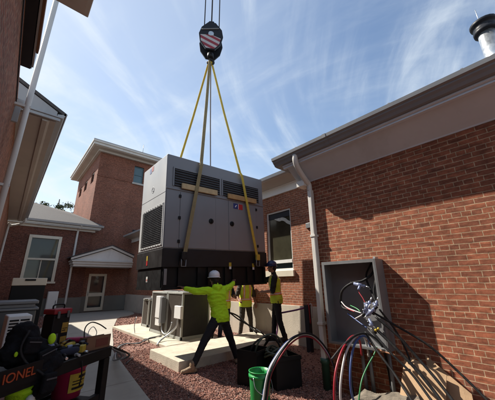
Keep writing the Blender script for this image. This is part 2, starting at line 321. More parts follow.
    def sphere(s, c, r, seg=12, sc=(1, 1, 1)):
        m = Matrix.Translation(c) @ Matrix.Diagonal((*sc, 1)); r_ = bmesh.ops.create_uvsphere(s.b, u_segments=seg, v_segments=max(6, seg//2), radius=r, matrix=m)
        for v in r_['verts']:
            for f in v.link_faces: f.smooth = True; f.material_index = s.mi
        return s
    def build(s, name, m, parent=None, loc=None, recalc=True):
        o0 = Vector((0, 0, 0))
        if parent is not None: o0 = ORG[parent]
        elif loc is not None: o0 = Vector(loc)
        if o0.length: bmesh.ops.translate(s.b, verts=s.b.verts, vec=-o0)
        if recalc: bmesh.ops.recalc_face_normals(s.b, faces=s.b.faces)
        me = bpy.data.meshes.new(name); s.b.to_mesh(me); s.b.free()
        for mm in (m if isinstance(m, (list, tuple)) else [m]): me.materials.append(M[mm] if isinstance(mm, str) else mm)
        o = link(bpy.data.objects.new(name, me))
        if parent is not None: o.parent = parent; ORG[o] = o0
        elif loc is not None: o.location = loc
        if parent is None: ORG[o] = o0
        return o
def boxo(name, m, parent, *a, bev=0.0, loc=None): mb = MB(); mb.box(*a, bev=bev); return mb.build(name, m, parent, loc)
def wall_panel(mb, axis, c0, c1, u0, u1, z0, z1, holes=()):
    us = sorted({u0, u1, *[h for q in holes for h in q[:2]]}); zs = sorted({z0, z1, *[h for q in holes for h in q[2:]]})
    for ua, ub in zip(us, us[1:]):
        for za, zb in zip(zs, zs[1:]):
            um, zm = (ua+ub)/2, (za+zb)/2
            if any(h[0] < um < h[1] and h[2] < zm < h[3] for h in holes): continue
            if axis == 'x': mb.box(c0, c1, ua, ub, za, zb)
            else: mb.box(ua, ub, c0, c1, za, zb)
def profile_run(mb, prof, axis, a0, a1):          # extrude a profile [(offset, z)...] along an axis
    if axis == 'y': mb.prism([(p[0], a0, p[1]) for p in prof], (0, a1-a0, 0))
    else: mb.prism([(a0, p[0], p[1]) for p in prof], (a1-a0, 0, 0))

# ------------------------------------------------------------------ ground
g = MB(); g.poly([(-300,-300,0),(300,-300,0),(300,300,0),(-300,300,0)]); o = g.build('ground', 'soil'); o['kind'] = 'structure'
def path_right(y):
    T = [(-4,0.9),(4.26,1.84),(4.71,1.90),(7.66,2.31),(8.36,2.53),(11.0,3.23),(13.1,3.95),(14.2,4.33)]
    for (a, b), (c, d) in zip(T, T[1:]):
        if a <= y <= c: return b+(d-b)*(y-a)/(c-a)
    return 6.2
g = MB(); g.poly([(-0.4,-4,0.004),(6.0,-4,0.004),(6.0,18.6,0.004),(-0.4,18.6,0.004)])
o = g.build('gravel_bed', 'gravel'); o['kind'] = 'structure'
g = MB(); y = -3.9
while y < 14.1:
    y1 = min(y+1.5, 14.2); ys = [y+0.012+(y1-y-0.012)*k/4 for k in range(5)]
    left = [(0.35+max(0, yy-9)*0.24, yy) for yy in ys]; right = [(path_right(yy), yy) for yy in ys]
    g.prism([(p[0], p[1], -0.05) for p in left[::-1]]+[(p[0], p[1], -0.05) for p in right], (0, 0, 0.075)); y += 1.5
lp = [(1.7,14.212),(4.33,14.212)]+[(4.33+(5.9-4.33)*math.sin(a), 14.7+2.3*(1-math.cos(a))) for a in (0.2,0.5,0.9,1.2,1.45)]+[(6.0,17.4),(6.25,18.55),(1.9,18.55)]
g.prism([(p[0], p[1], -0.05) for p in lp], (0, 0, 0.075))
o = g.build('walkway', 'conc_path'); o['kind'] = 'structure'

# loose lava rock over the bed
def pebbles():
    vs, fs, mi = [], [], []
    rnd = random.Random(3)
    def blocked(x, y):
        if 2.68 < x < 5.77 and 4.98 < y < 6.37: return True
        if 3.3 < x < 4.95 and 6.85 < y < 11.5: return True
        if y < 14.2 and 0.33+max(0, y-9)*0.24 < x < path_right(y)-0.01: return True
        if y >= 14.2 and 1.7 < x < 6.2-max(0, 16-y)*1.0: return True
        return False
    n = 0
    while n < 42000:
        q = rnd.random()
        if q < 0.62: x, y = rnd.uniform(1.7, 4.6), rnd.uniform(2.2, 7.2)
        else: x, y = rnd.uniform(0.0, 5.95), rnd.uniform(1, 18.5)
        if blocked(x, y): continue
        r = rnd.uniform(0.007, 0.019) * (1.35 if y > 8 else 1)
        if rnd.random() < 0.03: r *= 1.6
        b = len(vs); a0 = rnd.uniform(0, 6.28)
        z = 0.006+r*rnd.uniform(0.1, 0.55)
        for k in range(4):
            a = a0+k*1.57+rnd.uniform(-.4, .4); rr = r*rnd.uniform(0.7, 1.3); vs.append((x+rr*math.cos(a), y+rr*math.sin(a), z+rnd.uniform(-.35, .35)*r))
        vs.append((x+rnd.uniform(-.3,.3)*r, y+rnd.uniform(-.3,.3)*r, z+r*rnd.uniform(.5,.9))); vs.append((x, y, z-r*.7))
        for k in range(4): fs.append((b+k, b+(k+1) % 4, b+4)); fs.append((b+(k+1) % 4, b+k, b+5))
        m = rnd.choices((0, 1, 2), (0.60, 0.34, 0.06))[0]; mi += [m]*8; n += 1
    me = bpy.data.meshes.new('loose_gravel'); me.from_pydata(vs, [], fs); me.polygons.foreach_set('material_index', mi)
    for k in ('peb1', 'peb2', 'peb3'): me.materials.append(M[k])
    o = link(bpy.data.objects.new('loose_gravel', me)); tag(o, 'loose dark red crushed stone strewn over the gravel bed', 'gravel', kind='stuff')
pebbles()

# ------------------------------------------------------------------ right annex (near brick building on the right)
ax = thing('brick_annex', 'sunlit red brick annex on the right with deep grey eave and tall metal flue', 'building', (4.0, 0, 0))
mb = MB(); wall_panel(mb, 'x', 4.0, 4.25, -5.0, 2.73, 0, 3.345); mb.box(4.25, 6.1, 2.5, 2.73, 0, 3.345); mb.build('wall', 'brick', ax)
mb = MB(); profile_run(mb, [(3.995,3.348),(3.985,3.366),(3.63,3.640),(3.63,3.66),(4.2,3.66),(4.2,3.348)], 'y', -5.2, 2.98); mb.build('soffit', 'soffit_grey', ax)
mb = MB()                                                         # crown moulding steps and fascia
profile_run(mb, [(3.66,3.60),(3.625,3.612),(3.628,3.64),(3.60,3.65),(3.60,3.674),(3.66,3.674)], 'y', -5.25, 3.05); mb.build('fascia', 'soffit_grey', ax)
mb = MB(); profile_run(mb, [(3.60,3.677),(3.555,3.685),(3.53,3.72),(3.50,3.745),(3.495,3.765),(3.465,3.78),(3.455,3.832),(3.50,3.835),(3.52,3.79),(3.60,3.74),(4.2,3.74),(4.2,3.677)], 'y', -5.3, 3.20)
ag = mb.build('gutter', 'gutter_dark', ax)
for yj in (2.0, -0.4, -2.8):
    mb = MB(); profile_run(mb, [(3.60,3.672),(3.550,3.680),(3.525,3.716),(3.495,3.742),(3.489,3.763),(3.460,3.776),(3.450,3.836),(3.50,3.839),(3.60,3.745)], 'y', yj, yj+0.06); mb.build('gutter_joint', 'gutter_dark', ag)
for k in range(8):
    yb = 2.6-k*0.8; mb = MB(); mb.box(3.462,3.60,yb,yb+0.025,3.836,3.846); mb.build('gutter_strap', 'gutter_dark', ag)
mb = MB(); mb.prism([(3.50,-5.3,3.838),(9.5,-5.3,5.45),(9.5,-5.3,5.35),(3.56,-5.3,3.742)], (0, 8.5, 0)); rf = mb.build('roof', 'shingle_dark', ax)
mb = MB(); mb.prism([(4.3,2.70,3.38),(9.5,2.70,3.38),(9.5,2.70,5.34),(4.3,2.70,3.90)], (0, -0.12, 0)); mb.build('gable', 'soffit_grey', ax)
mb = MB(); mb.box(3.80, 4.02, 2.735, 2.90, 3.24, 3.346); mb.build('frieze_block', 'trim', ax)
mb = MB()
dp = spline([(3.54,2.69,3.74),(3.555,2.70,3.62),(3.65,2.715,3.50),(3.84,2.72,3.34),(3.93,2.72,3.27),(3.94,2.72,3.15)], 5)
mb.tube(dp, 0.05, 12); mb.box(3.895, 3.985, 2.665, 2.745, 0.40, 3.16, bev=0.012)
for z in (0.9, 2.3): mb.box(3.885, 4.0, 2.655, 2.755, z, z+0.035)
mb.build('downspout', 'trim', ax)
mb = MB(); mb.lathe([(0.06,0),(0.06,0.36),(0.072,0.36),(0.072,0.43),(0.05,0.43)], (3.94, 2.705, 0.0), 16); mb.build('drain_riser', 'green_pvc', ax)
fl = MB(); fl.lathe([(0.108,4.0),(0.108,5.26)], (5.0,-0.09,0), 20); fl = fl.build('flue', 'steel', ax)
mb = MB(); mb.lathe([(0.11,5.25),(0.15,5.26),(0.155,5.31),(0.14,5.32),(0.14,5.40),(0.17,5.41),(0.175,5.455),(0.15,5.47),(0.04,5.52)], (5.0,-0.09,0), 20); mb.build('flue_cap', 'block', fl)
mb = MB(); mb.tube([(5.02,-0.06,5.5),(5.02,-0.06,5.80)], 0.006, 6); mb.build('antenna', 'steel', fl)
mb = MB(); mb.lathe([(0.24,4.05),(0.16,4.42),(0.13,4.44)], (5.0,-0.09,0), 20); mb.build('flashing', 'alu', fl)

# ------------------------------------------------------------------ far right wing
fw = thing('brick_wing', 'sunlit brick wing behind the generator with tall dark window above a beige foundation', 'building', (6.0, 4.3, 0))
mb = MB(); wall_panel(mb, 'x', 6.0, 6.3, 2.75, 18.5, 0.955, 4.18, [(4.89,5.89,1.70,3.68),(8.3,9.3,1.70,3.68),(12,13,1.70,3.68)]); mb.build('wall', 'brick_far', fw)
mb = MB(); mb.box(5.965, 6.3, 2.75, 18.48, 0, 0.953, bev=0.01); mb.build('foundation', 'found', fw)
mb = MB(); mb.box(5.955, 6.3, 2.75, 18.5, 4.183, 4.39); mb.box(5.92, 6.3, 2.75, 18.5, 4.392, 4.42); mb.build('frieze', 'bright_white', fw)
mb = MB(); profile_run(mb, [(5.92,4.423),(5.48,4.49),(5.46,4.50),(6.2,4.50),(6.2,4.423)], 'y', 2.75, 18.5); mb.build('soffit', 'trim_tan', fw)
mb = MB(); profile_run(mb, [(5.46,4.503),(5.40,4.52),(5.37,4.60),(5.40,4.605),(5.46,4.56),(6.0,4.56),(6.0,4.503)], 'y', 2.75, 18.5); mb.build('gutter', 'trim_grey', fw)
mb = MB(); mb.prism([(5.40,2.75,4.61),(9.6,2.75,6.2),(9.6,2.75,6.1),(5.46,2.75,4.565)], (0, 15.8, 0)); mb.build('roof', 'shingle', fw)
for (ya, yb) in ((4.89,5.89),(8.3,9.3),(12,13)):
    fr = MB(); fr.box(6.04,6.12,ya,ya+0.05,1.87,3.68); fr.box(6.04,6.12,yb-0.05,yb,1.87,3.68); fr.box(6.04,6.12,ya+0.05,yb-0.05,3.63,3.68); fr.box(6.02,6.14,ya+0.05,yb-0.05,2.085,2.175); fr.box(6.04,6.12,ya+0.05,yb-0.05,1.87,1.93)
    win = fr.build('window', 'white', fw)
    boxo('pane', 'glass_olive', win, 6.09, 6.10, ya+0.05, yb-0.05, 2.17, 3.63); boxo('lower_pane', 'glass', win, 6.10, 6.11, ya+0.05, yb-0.05, 1.93, 2.085)
    boxo('sill', 'cream', win, 5.93, 6.12, ya-0.05, yb+0.05, 1.70, 1.868, bev=0.008)
    if ya < 5:
        mb = MB(); pts = []
        for k in range(9): pts.append((6.075, ya+0.06+k*0.11, 3.22+0.05*k-0.02*math.sin(k*1.9)+0.03*math.sin(k*0.8)))
        mb.ribbon(spline(pts, 4), (0, 0.3, 1), 0.10, 0.008); mb.build('pale_strip', 'off_white', win)  # crumpled off-white strip rising across the upper pane
        boxo('shade', 'soffit_dark', win, 6.07, 6.085, ya+0.05, yb-0.05, 3.45, 3.63)
jp = boxo('junction_plate', 'alu', None, 5.96, 5.998, 4.20, 4.34, 2.95, 3.09, bev=0.006, loc=(5.98,4.27,2.95)); tag(jp, 'small grey metal plate fixed on the brick beside the white downspout', 'junction box')

# ------------------------------------------------------------------ tower
tw = thing('brick_tower', 'tall dark red brick tower with white roof eave at the end of the yard', 'building', (3.47, 19.4, 0))
mb = MB(); wall_panel(mb, 'y', 19.4, 19.7, 3.47, 9.6, 0.875, 10.6, [(5.85,6.56,8.75,10.1),(3.94,4.97,0.0,2.2)])
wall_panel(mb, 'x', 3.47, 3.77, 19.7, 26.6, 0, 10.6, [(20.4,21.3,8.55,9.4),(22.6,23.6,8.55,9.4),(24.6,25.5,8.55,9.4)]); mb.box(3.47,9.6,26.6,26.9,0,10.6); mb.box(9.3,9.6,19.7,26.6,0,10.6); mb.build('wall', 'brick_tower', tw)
mb = MB(); mb.box(3.45,5.84,19.365,19.398,8.70,8.78); mb.box(6.57,9.6,19.365,19.398,8.70,8.78); mb.build('string_course', 'brick_tower', tw)
mb = MB(); mb.box(3.47,3.938,19.37,19.7,0.0,0.872); mb.box(4.972,9.6,19.37,19.7,0,0.872); mb.build('foundation', 'found_shaded', tw)
mb = MB(); mb.box(2.95,10.1,18.85,27.3,10.603,10.64); mb.box(3.3,9.8,19.2,26.9,10.45,10.60); mb.build('soffit', 'trim_tan', tw)
mb = MB(); mb.box(2.86,10.2,18.74,27.4,10.643,10.82,bev=0.02); mb.box(2.80,10.26,18.68,27.46,10.822,10.98,bev=0.02); mb.build('fascia', 'trim', tw)
mb = MB(); mb.prism([(2.82,18.7,10.985),(10.2,18.7,10.985),(10.2,27.4,10.985),(2.82,27.4,10.985)], (0,0,0.03)); mb.build('roof', 'shingle', tw)
mb = MB(); mb.tube([(6.15,18.9,10.98),(6.15,18.9,11.75)],0.02,6); mb.build('lightning_rod', 'steel', tw)
fr = MB(); fr.box(5.85,5.91,19.5,19.58,8.75,10.1); fr.box(6.50,6.56,19.5,19.58,8.75,10.1); fr.box(5.91,6.50,19.5,19.58,10.03,10.1); fr.box(5.91,6.5,19.5,19.58,9.40,9.45); win = fr.build('window','glass_teal',tw)
boxo('pane','glass_teal',win,5.91,6.5,19.54,19.55,8.75,10.03); boxo('sill','trim_tan',win,5.78,6.64,19.30,19.5,8.62,8.748)
for ya, yb in ((20.4,21.3),(22.6,23.6),(24.6,25.5)):
    f = MB(); f.box(3.52,3.60,ya,yb,8.55,8.62); f.box(3.52,3.60,ya,yb,9.33,9.4); win = f.build('window','trim_tan',tw); boxo('pane','glass',win,3.56,3.57,ya,yb,8.62,9.33)
# door in the tower's foot
dr = MB(); dr.box(3.94,4.08,19.42,19.50,0.03,2.2,bev=.005); dr.box(4.83,4.97,19.42,19.50,0.03,2.2,bev=.005); dr.box(4.082,4.828,19.42,19.50,2.06,2.2); dr.box(4.082,4.828,19.42,19.50,0.86,1.06); dr.box(4.082,4.828,19.42,19.50,0.03,0.22); door = dr.build('door','cream',tw)
boxo('pane','glass',door,4.08,4.83,19.455,19.465,1.05,2.07); boxo('pane','glass',door,4.08,4.83,19.455,19.465,0.2,0.87)
mb = MB(); mb.tube([(4.02,19.36,0.92),(4.02,19.36,1.15)],0.012,8); mb.box(4.0,4.04,19.36,19.42,0.93,0.95); mb.box(4.0,4.04,19.36,19.42,1.12,1.14); mb.build('handle','steel',door)
# porch hood with pediment
po = MB(); po.box(2.78,6.50,17.98,19.37,2.56,2.68); po.box(2.72,6.56,17.92,19.37,2.683,2.82,bev=0.015); po.box(2.66,6.62,17.86,19.37,2.823,2.90,bev=0.015); porch = po.build('porch_hood','trim',tw)
mb = MB(); mb.prism([(2.72,18.0,2.903),(6.56,18.0,2.903),(4.64,18.0,3.66)],(0,0.08,0)); mb.build('tympanum','white',porch)
mb = MB()
for sx in (-1,1):
    xe = 4.64+sx*2.03; mb.prism([(xe,17.84,2.905),(4.64,17.84,3.70),(4.64,17.84,3.82),(xe,17.84,3.02)],(0,0.18,0))
mb.build('raking_cornice','trim',porch)
mb = MB()
for sx in (-1,1):
    xe = 4.64+sx*2.08; mb.prism([(xe,17.80,3.025),(4.64,17.80,3.825),(4.64,17.80,3.87),(xe,17.80,3.07)],(0,1.58,0))
mb.build('hood_roof','shingle_dark',porch)
mb = MB(); mb.tube(spline([(6.52,17.98,2.6),(6.42,18.0,2.4),(6.38,18.02,1.6),(6.40,18.02,0.95),(6.62,18.02,0.55),(6.70,18.02,0.3),(6.68,18.02,0.06)],5),0.055,8); mb.build('downspout','trim',porch)
mb = MB(); mb.lathe([(0.04,0),(0.04,0.55),(0.06,0.56),(0.06,0.62)],(6.25,17.7,0),10); pipe = mb.build('standpipe','trim_grey',None,loc=(6.25,17.7,0)); tag(pipe,'short grey standpipe on the gravel near the porch downspout','standpipe')

# ------------------------------------------------------------------ low wing left of the tower
lw = thing('low_brick_wing', 'single storey dark brick wing with grey shingle roof and cream framed sash window', 'building', (1.5, 19.0, 0))
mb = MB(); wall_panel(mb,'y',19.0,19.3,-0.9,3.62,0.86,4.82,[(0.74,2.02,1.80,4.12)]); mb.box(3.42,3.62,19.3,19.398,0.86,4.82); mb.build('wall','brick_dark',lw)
mb = MB(); mb.box(-0.9,3.64,18.965,19.3,0,0.858); mb.build('foundation','found_shaded',lw)
mb = MB(); mb.box(-0.9,3.98,18.62,19.3,4.823,4.85); mb.box(-0.9,3.8,18.9,19.3,4.70,4.82); profile_run(mb,[(18.70,4.852),(18.62,4.88),(18.62,4.95),(19.2,4.95),(19.2,4.852)],'x',-0.9,4.05); mb.build('soffit','trim',lw)
mb = MB(); profile_run(mb,[(18.62,4.953),(18.50,4.98),(18.46,5.08),(18.50,5.085),(18.56,5.03),(19.2,5.03),(19.2,4.953)],'x',-0.9,4.17); mb.build('gutter','trim_grey',lw)
mb = MB(); mb.poly([(-0.9,18.5,5.09),(4.15,18.5,5.09),(3.46,19.39,5.55),(2.75,22.0,6.45),(0.3,22.0,6.85),(-0.9,22.0,6.85)]); mb.poly([(-0.9,18.56,5.03),(4.15,18.56,5.03),(3.46,19.39,5.45),(3.46,22,6.2),(-0.9,22,6.7)]); mb.build('roof','shingle',lw)
fr = MB(); fr.box(0.62,0.76,18.93,19.10,1.74,4.26,bev=.006); fr.box(2.00,2.14,18.93,19.10,1.74,4.26,bev=.006); fr.box(0.762,1.998,18.93,19.10,4.10,4.26); fr.box(0.762,1.998,18.95,19.10,2.90,3.0); fr.box(1.36,1.40,19.02,19.08,1.80,2.9); win = fr.build('window','cream',lw)
boxo('pane','glass',win,0.76,2.0,19.05,19.06,1.78,4.1); boxo('sill','cream',win,0.56,2.20,18.86,19.06,1.64,1.738)
mb = MB(); mb.tube(spline([(2.95,18.55,5.0),(2.92,18.7,4.85),(2.87,18.92,4.68),(2.86,18.93,3.5),(2.86,18.93,0.1)],6),0.06,8); mb.build('downspout','trim',lw)
wb = MB(); wb.box(1.95,2.42,18.55,18.9,0.0,1.22,bev=0.02); wb = wb.build('utility_cabinet','white',None,loc=(2.2,18.7,0)); tag(wb,'narrow white utility cabinet standing against the low brick wing beside its downspout','cabinet')
mb = MB(); mb.box(1.98,2.39,18.54,18.548,0.1,1.12); ORG[wb] = Vector((2.2,18.7,0)); mb.build('cabinet_door','white',wb)
mb = MB(); mb.tube([(2.34,18.52,0.55),(2.34,18.52,0.75)],0.012,6); mb.build('handle','black',wb)

# right low wing behind generator
rw = thing('low_brick_wing', 'low brick wing right of the porch, mostly hidden behind the hanging generator', 'building', (8.0, 18.6, 0))
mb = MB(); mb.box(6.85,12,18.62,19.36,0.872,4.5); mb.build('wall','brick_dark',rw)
mb = MB(); mb.box(6.82,12,18.59,19.36,0,0.87); mb.build('foundation','found_shaded',rw)
mb = MB(); mb.box(6.35,12,17.95,19.36,4.503,4.62); mb.box(6.22,12,17.85,19.36,4.623,4.78,bev=.02); mb.build('gutter','trim',rw)
mb = MB(); mb.prism([(6.22,17.85,4.783),(6.22,19.36,4.783),(6.22,19.36,5.25)],(6,0,0)); mb.build('roof','shingle_dark',rw)

# ------------------------------------------------------------------ left building
lb = thing('brick_building', 'shaded brick building on the left edge with overhanging tan soffit and grey gutter', 'building', (-0.4, 6, 0))
mb = MB(); mb.box(-0.75,-0.41,-4,18.6,0,4.69); mb.build('wall','brick',lb)
# far eave
mb = MB(); mb.box(-0.75,0.20,6.05,17.6,4.693,4.72); mb.build('soffit','trim_tan',lb)
mb = MB(); profile_run(mb,[(0.16,4.722),(0.16,4.76),(0.20,4.78),(0.20,4.84),(-0.6,4.84),(-0.6,4.722)],'y',6.03,17.65); profile_run(mb,[(0.06,4.66),(0.10,4.69),(-0.02,4.69),(-0.02,4.66)],'y',6.05,17.6); mb.build('fascia','trim_tan',lb)
mb = MB(); profile_run(mb,[(0.20,4.80),(0.30,4.82),(0.36,4.92),(0.33,4.925),(0.28,4.88),(0.20,4.86)],'y',6.0,17.7); gl = mb.build('gutter','trim_grey',lb)
mb = MB(); mb.prism([(0.34,6.0,4.93),(-6,6.0,8.3),(-6,6.0,8.22),(0.34,6.0,4.86)],(0,11.7,0)); mb.build('roof','shingle',lb)
mb = MB(); mb.prism([(0.19,6.02,4.722),(0.19,6.02,4.92),(-5.0,6.02,7.68),(-5.0,6.02,4.722)],(0,0.10,0)); mb.build('gable_return','trim_grey',lb)
mb = MB(); mb.box(-0.75,0.26,5.97,6.018,4.70,4.765,bev=.008); mb.box(-0.75,0.30,5.95,6.018,4.768,4.80,bev=.008); mb.build('return_moulding','trim_grey',lb)
mb = MB(); mb.box(-0.409,-0.30,5.55,5.66,4.55,4.68,bev=.01); mb.box(-0.409,-0.33,5.5,5.55,4.2,4.62); mb.build('eave_bracket','trim_grey',lb)
mb = MB(); mb.tube(spline([(0.26,17.3,4.86),(0.24,17.4,4.62),(0.0,17.6,4.5),(-0.25,17.7,4.42),(-0.33,17.7,4.2),(-0.33,17.7,0.1)],6),0.05,8); mb.build('downspout','trim',lb)
# near eave: a narrow dark soffit with gutter lip
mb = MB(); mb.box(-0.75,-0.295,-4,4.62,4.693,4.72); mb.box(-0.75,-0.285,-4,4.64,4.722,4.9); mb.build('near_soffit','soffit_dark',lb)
mb = MB(); mb.box(-0.284,-0.262,-4,4.55,4.69,4.90); mb.build('gutter_lip','trim_grey',lb)
mb = MB(); mb.box(-0.260,-0.232,-4,4.2,4.695,4.80); mb.build('fascia_board','card_dark',lb)
# canopy corner over the camera
mb = MB(); mb.box(-0.225,0.18,-3,3.15,4.71,4.95,bev=.01); mb.box(-0.21,0.13,-2.8,3.10,4.695,4.708); mb.box(-0.19,0.05,-2.7,3.0,4.68,4.693); mb.build('canopy','trim',lb)
mb = MB(); mb.tube([(-0.245,5.3,0),(-0.245,5.3,8.5)],0.042,12); 
for z in (1.5,3.0,4.4): mb.box(-0.41,-0.20,5.27,5.33,z,z+0.04)
ms = mb.build('service_mast','trim',None,loc=(-0.245,5.3,0)); tag(ms,'long grey vertical service mast pipe beside the left brick wall','pipe')
mb = MB(); mb.tube([(-0.40,-2,4.45),(-0.40,5.5,4.50)],0.008,6); cb = mb.build('wall_cable','rubber',None,loc=(-0.40,1.7,4.45)); tag(cb,'thin black cable strung high along the left brick wall','cable')

# ------------------------------------------------------------------ trees beyond
def tree(loc, h, rr, label, seed):
    rnd = random.Random(seed); t = thing('tree', label, 'tree', loc, group=None); x, y, z = loc
    mb = MB(); mb.tube([(x,y,0),(x+.1,y,h*.3),(x+.05,y+.1,h*.62),(x,y,h*.9)],0.28,8,rend=0.04)
    tips = []
    for k in range(9):
        a = rnd.uniform(0,6.28); z0 = h*rnd.uniform(.35,.7); L = rr*rnd.uniform(.6,1.0); e = (x+L*math.cos(a),y+L*math.sin(a),z0+rr*rnd.uniform(.3,.9)); mb.tube(spline([(x,y,z0),(x+.5*L*math.cos(a),y+.5*L*math.sin(a),z0+.25*rr),e],4),0.09,6,rend=0.02); tips.append(e)
    mb.build('trunk','bark',t)
    vs=[];fs=[];mi=[]
    cl=[(x+rnd.gauss(0,.5)*rr,y+rnd.gauss(0,.5)*rr,h*.72+rnd.gauss(0,.28)*rr*1.1) for _ in range(60)]+tips
    for c in cl:
        m=rnd.random()<.35
        for _ in range(150):
            p=Vector(c)+Vector((rnd.gauss(0,.3),rnd.gauss(0,.3),rnd.gauss(0,.22)))*rr*.42; u=Vector((rnd.gauss(0,1),rnd.gauss(0,1),rnd.gauss(0,1))).normalized(); v=u.orthogonal().normalized(); s=rnd.uniform(.07,.15); b=len(vs)
            vs+=[p-u*s,p+v*s*.5,p+u*s,p-v*s*.5]; fs.append((b,b+1,b+2,b+3)); mi.append(1 if m else 0)
    me=bpy.data.meshes.new('crown'); me.from_pydata([tuple(Vector(v)-Vector(loc)) for v in vs],[],fs); me.polygons.foreach_set('material_index',mi); me.materials.append(M['leaf']); me.materials.append(M['leaf2']); o=link(bpy.data.objects.new('crown',me)); o.parent=t
tree((2.75,32,0),11.0,1.6,'leafy tree top showing above the low roof beside the tower',5)
tree((-3.0,36,0),7.5,2.0,'rounded tree far behind the low wing roof',6)

# ------------------------------------------------------------------ slabs
sl = MB(); sl.box(2.70,5.75,5.0,6.35,-0.05,0.18,bev=0.012); o = sl.build('concrete_slab','conc',None,loc=(4.2,5.7,0)); tag(o,'thick pale concrete slab under the hanging generator with men standing round it','concrete slab')
sl = MB(); sl.box(3.35,4.92,6.9,11.45,-0.05,0.07,bev=0.01); o = sl.build('concrete_pad','conc',None,loc=(4.1,9,0)); tag(o,'thin concrete pad carrying the row of condensers','concrete slab')

# ------------------------------------------------------------------ generator (local frame, slung and slightly out of level)
gn = thing('generator','large grey diesel generator with black base tank hanging from yellow crane slings','generator',(3.72,5.78,1.47),rot=(0,rad(-1.75),rad(-0.3)),local=True)
HX, HY = 1.43, 0.68
mb = MB(); mb.box(-HX,HX,-HY,HY,0.80,2.86,bev=0.012); mb.build('enclosure','gen',gn)
boxo('end_panel','gen_sunlit',gn,-HX-0.006,-HX-0.0005,-HY+0.012,HY-0.012,0.83,2.84)  # thin skin carrying the painted-in sunlit tone of this end
mb = MB(); mb.box(-HX-0.02,HX+0.02,-HY-0.02,HY+0.02,0.43,0.797,bev=0.01); mb.build('base_tank','gen_dark',gn)
mb = MB(); mb.box(-HX+0.02,HX-0.02,-HY+0.05,HY-0.05,0.03,0.428)
mb.box(-HX,HX,-HY,-HY+0.048,0.0,0.05); mb.box(-HX,HX,HY-0.048,HY,0.0,0.05)
for x in (-1.38,-1.05,-0.60,-0.34,0.12,0.34,0.80,1.05,1.36):
    mb.box(x-0.035,x+0.035,-HY,-HY+0.048,0.053,0.425); mb.box(x-0.035,x+0.035,HY-0.048,HY,0.053,0.425)
mb.box(-HX,-HX+0.018,-HY+0.05,HY-0.05,0.0,0.425); mb.build('skid','black',gn)
# upper louvre openings
for (xa, xb) in ((-1.26,-0.06),(0.04,1.25)):
    mb = MB(); mb.box(xa,xb,-HY-0.004,-HY-0.0005,2.14,2.55); lv = mb.build('vent','black',gn)
    mb = MB()
    for k in range(7):
        z = 2.15+k*0.058; mb.prism([(xa+.01,-HY-0.005,z),(xa+.01,-HY-0.03,z+0.012),(xa+.01,-HY-0.028,z+0.018),(xa+.01,-HY-0.005,z+0.04)],(xb-xa-.02,0,0))
    mb.build('vent_slats','louver',lv)
    mb = MB(); mb.box(xa-.03,xb+.03,-HY-.022,-HY-.0005,2.553,2.585); mb.box(xa-.03,xa-.002,-HY-.022,-HY-.0005,2.14,2.552); mb.box(xb+.002,xb+.03,-HY-.022,-HY-.0005,2.14,2.552); mb.build('vent_frame','gen',lv)
boxo('rain_ledge','gen',gn,-HX,HX,-HY-0.02,-HY-0.0005,2.06,2.085,bev=.004)
# doors
for (xa, xb, latch, hin) in ((-1.10,-0.18,-0.31,-1.11),(0.21,1.13,0.30,1.14)):
    d = MB(); d.box(xa,xb,-HY-0.016,-HY-0.001,0.82,2.03,bev=0.006); d = d.build('door','gen',gn)
    mb = MB(); mb.lathe([(0.062,0),(0.062,0.014),(0.05,0.022),(0.02,0.024)],(latch,-HY-0.017,1.46),16,axis='y',mtx=Matrix.Diagonal((1,-1,1))); mb.box(latch-.012,latch+.012,-HY-.06,-HY-.03,1.42,1.50,bev=.004); mb.build('latch','black',d)
    for z in (0.95,1.45,1.93):
        mb = MB(); mb.box(hin-0.028,hin+0.028,-HY-0.035,-HY-0.0175,z-0.035,z+0.035,bev=0.01); mb.build('hinge','black',d)
boxo('centre_panel','gen',gn,-0.175,0.205,-HY-0.010,-HY-0.001,0.82,2.03,bev=.004)
boxo('corner_panel','gen',gn,1.135,1.42,-HY-0.010,-HY-0.001,0.82,2.03,bev=.004); boxo('corner_panel','gen',gn,-1.42,-1.105,-HY-0.010,-HY-0.001,0.82,2.03,bev=.004)
lg = MB(); lg.box(0.36,0.51,-HY-0.022,-HY-0.017,1.86,2.00); lg = lg.build('badge','blue',gn); boxo('badge_half','red',lg,0.525,0.66,-HY-0.022,-HY-0.017,1.855,1.995); boxo('badge_stripe','white',lg,0.511,0.524,-HY-0.022,-HY-0.017,1.86,1.995); mb = MB(); mb.prism([(0.40,-HY-.0222,1.90),(0.43,-HY-.0222,1.90),(0.47,-HY-.0222,1.96),(0.44,-HY-.0222,1.96)],(0,-.002,0)); mb.build('badge_mark','white',lg)
def letters(txt, size, m, parent, mtx, name, extrude=0.004):
    c = bpy.data.curves.new(name,'FONT'); c.body = txt; c.size = size; c.extrude = extrude; c.align_x = 'CENTER'; c.align_y = 'CENTER'
    t = link(bpy.data.objects.new(name+'_tmp',c)); dg = bpy.context.evaluated_depsgraph_get(); me = bpy.data.meshes.new_from_object(t.evaluated_get(dg)); bpy.data.objects.remove(t)
    me.transform(mtx); me.materials.clear(); me.materials.append(M[m]); o = link(bpy.data.objects.new(name,me)); o.parent = parent; return o
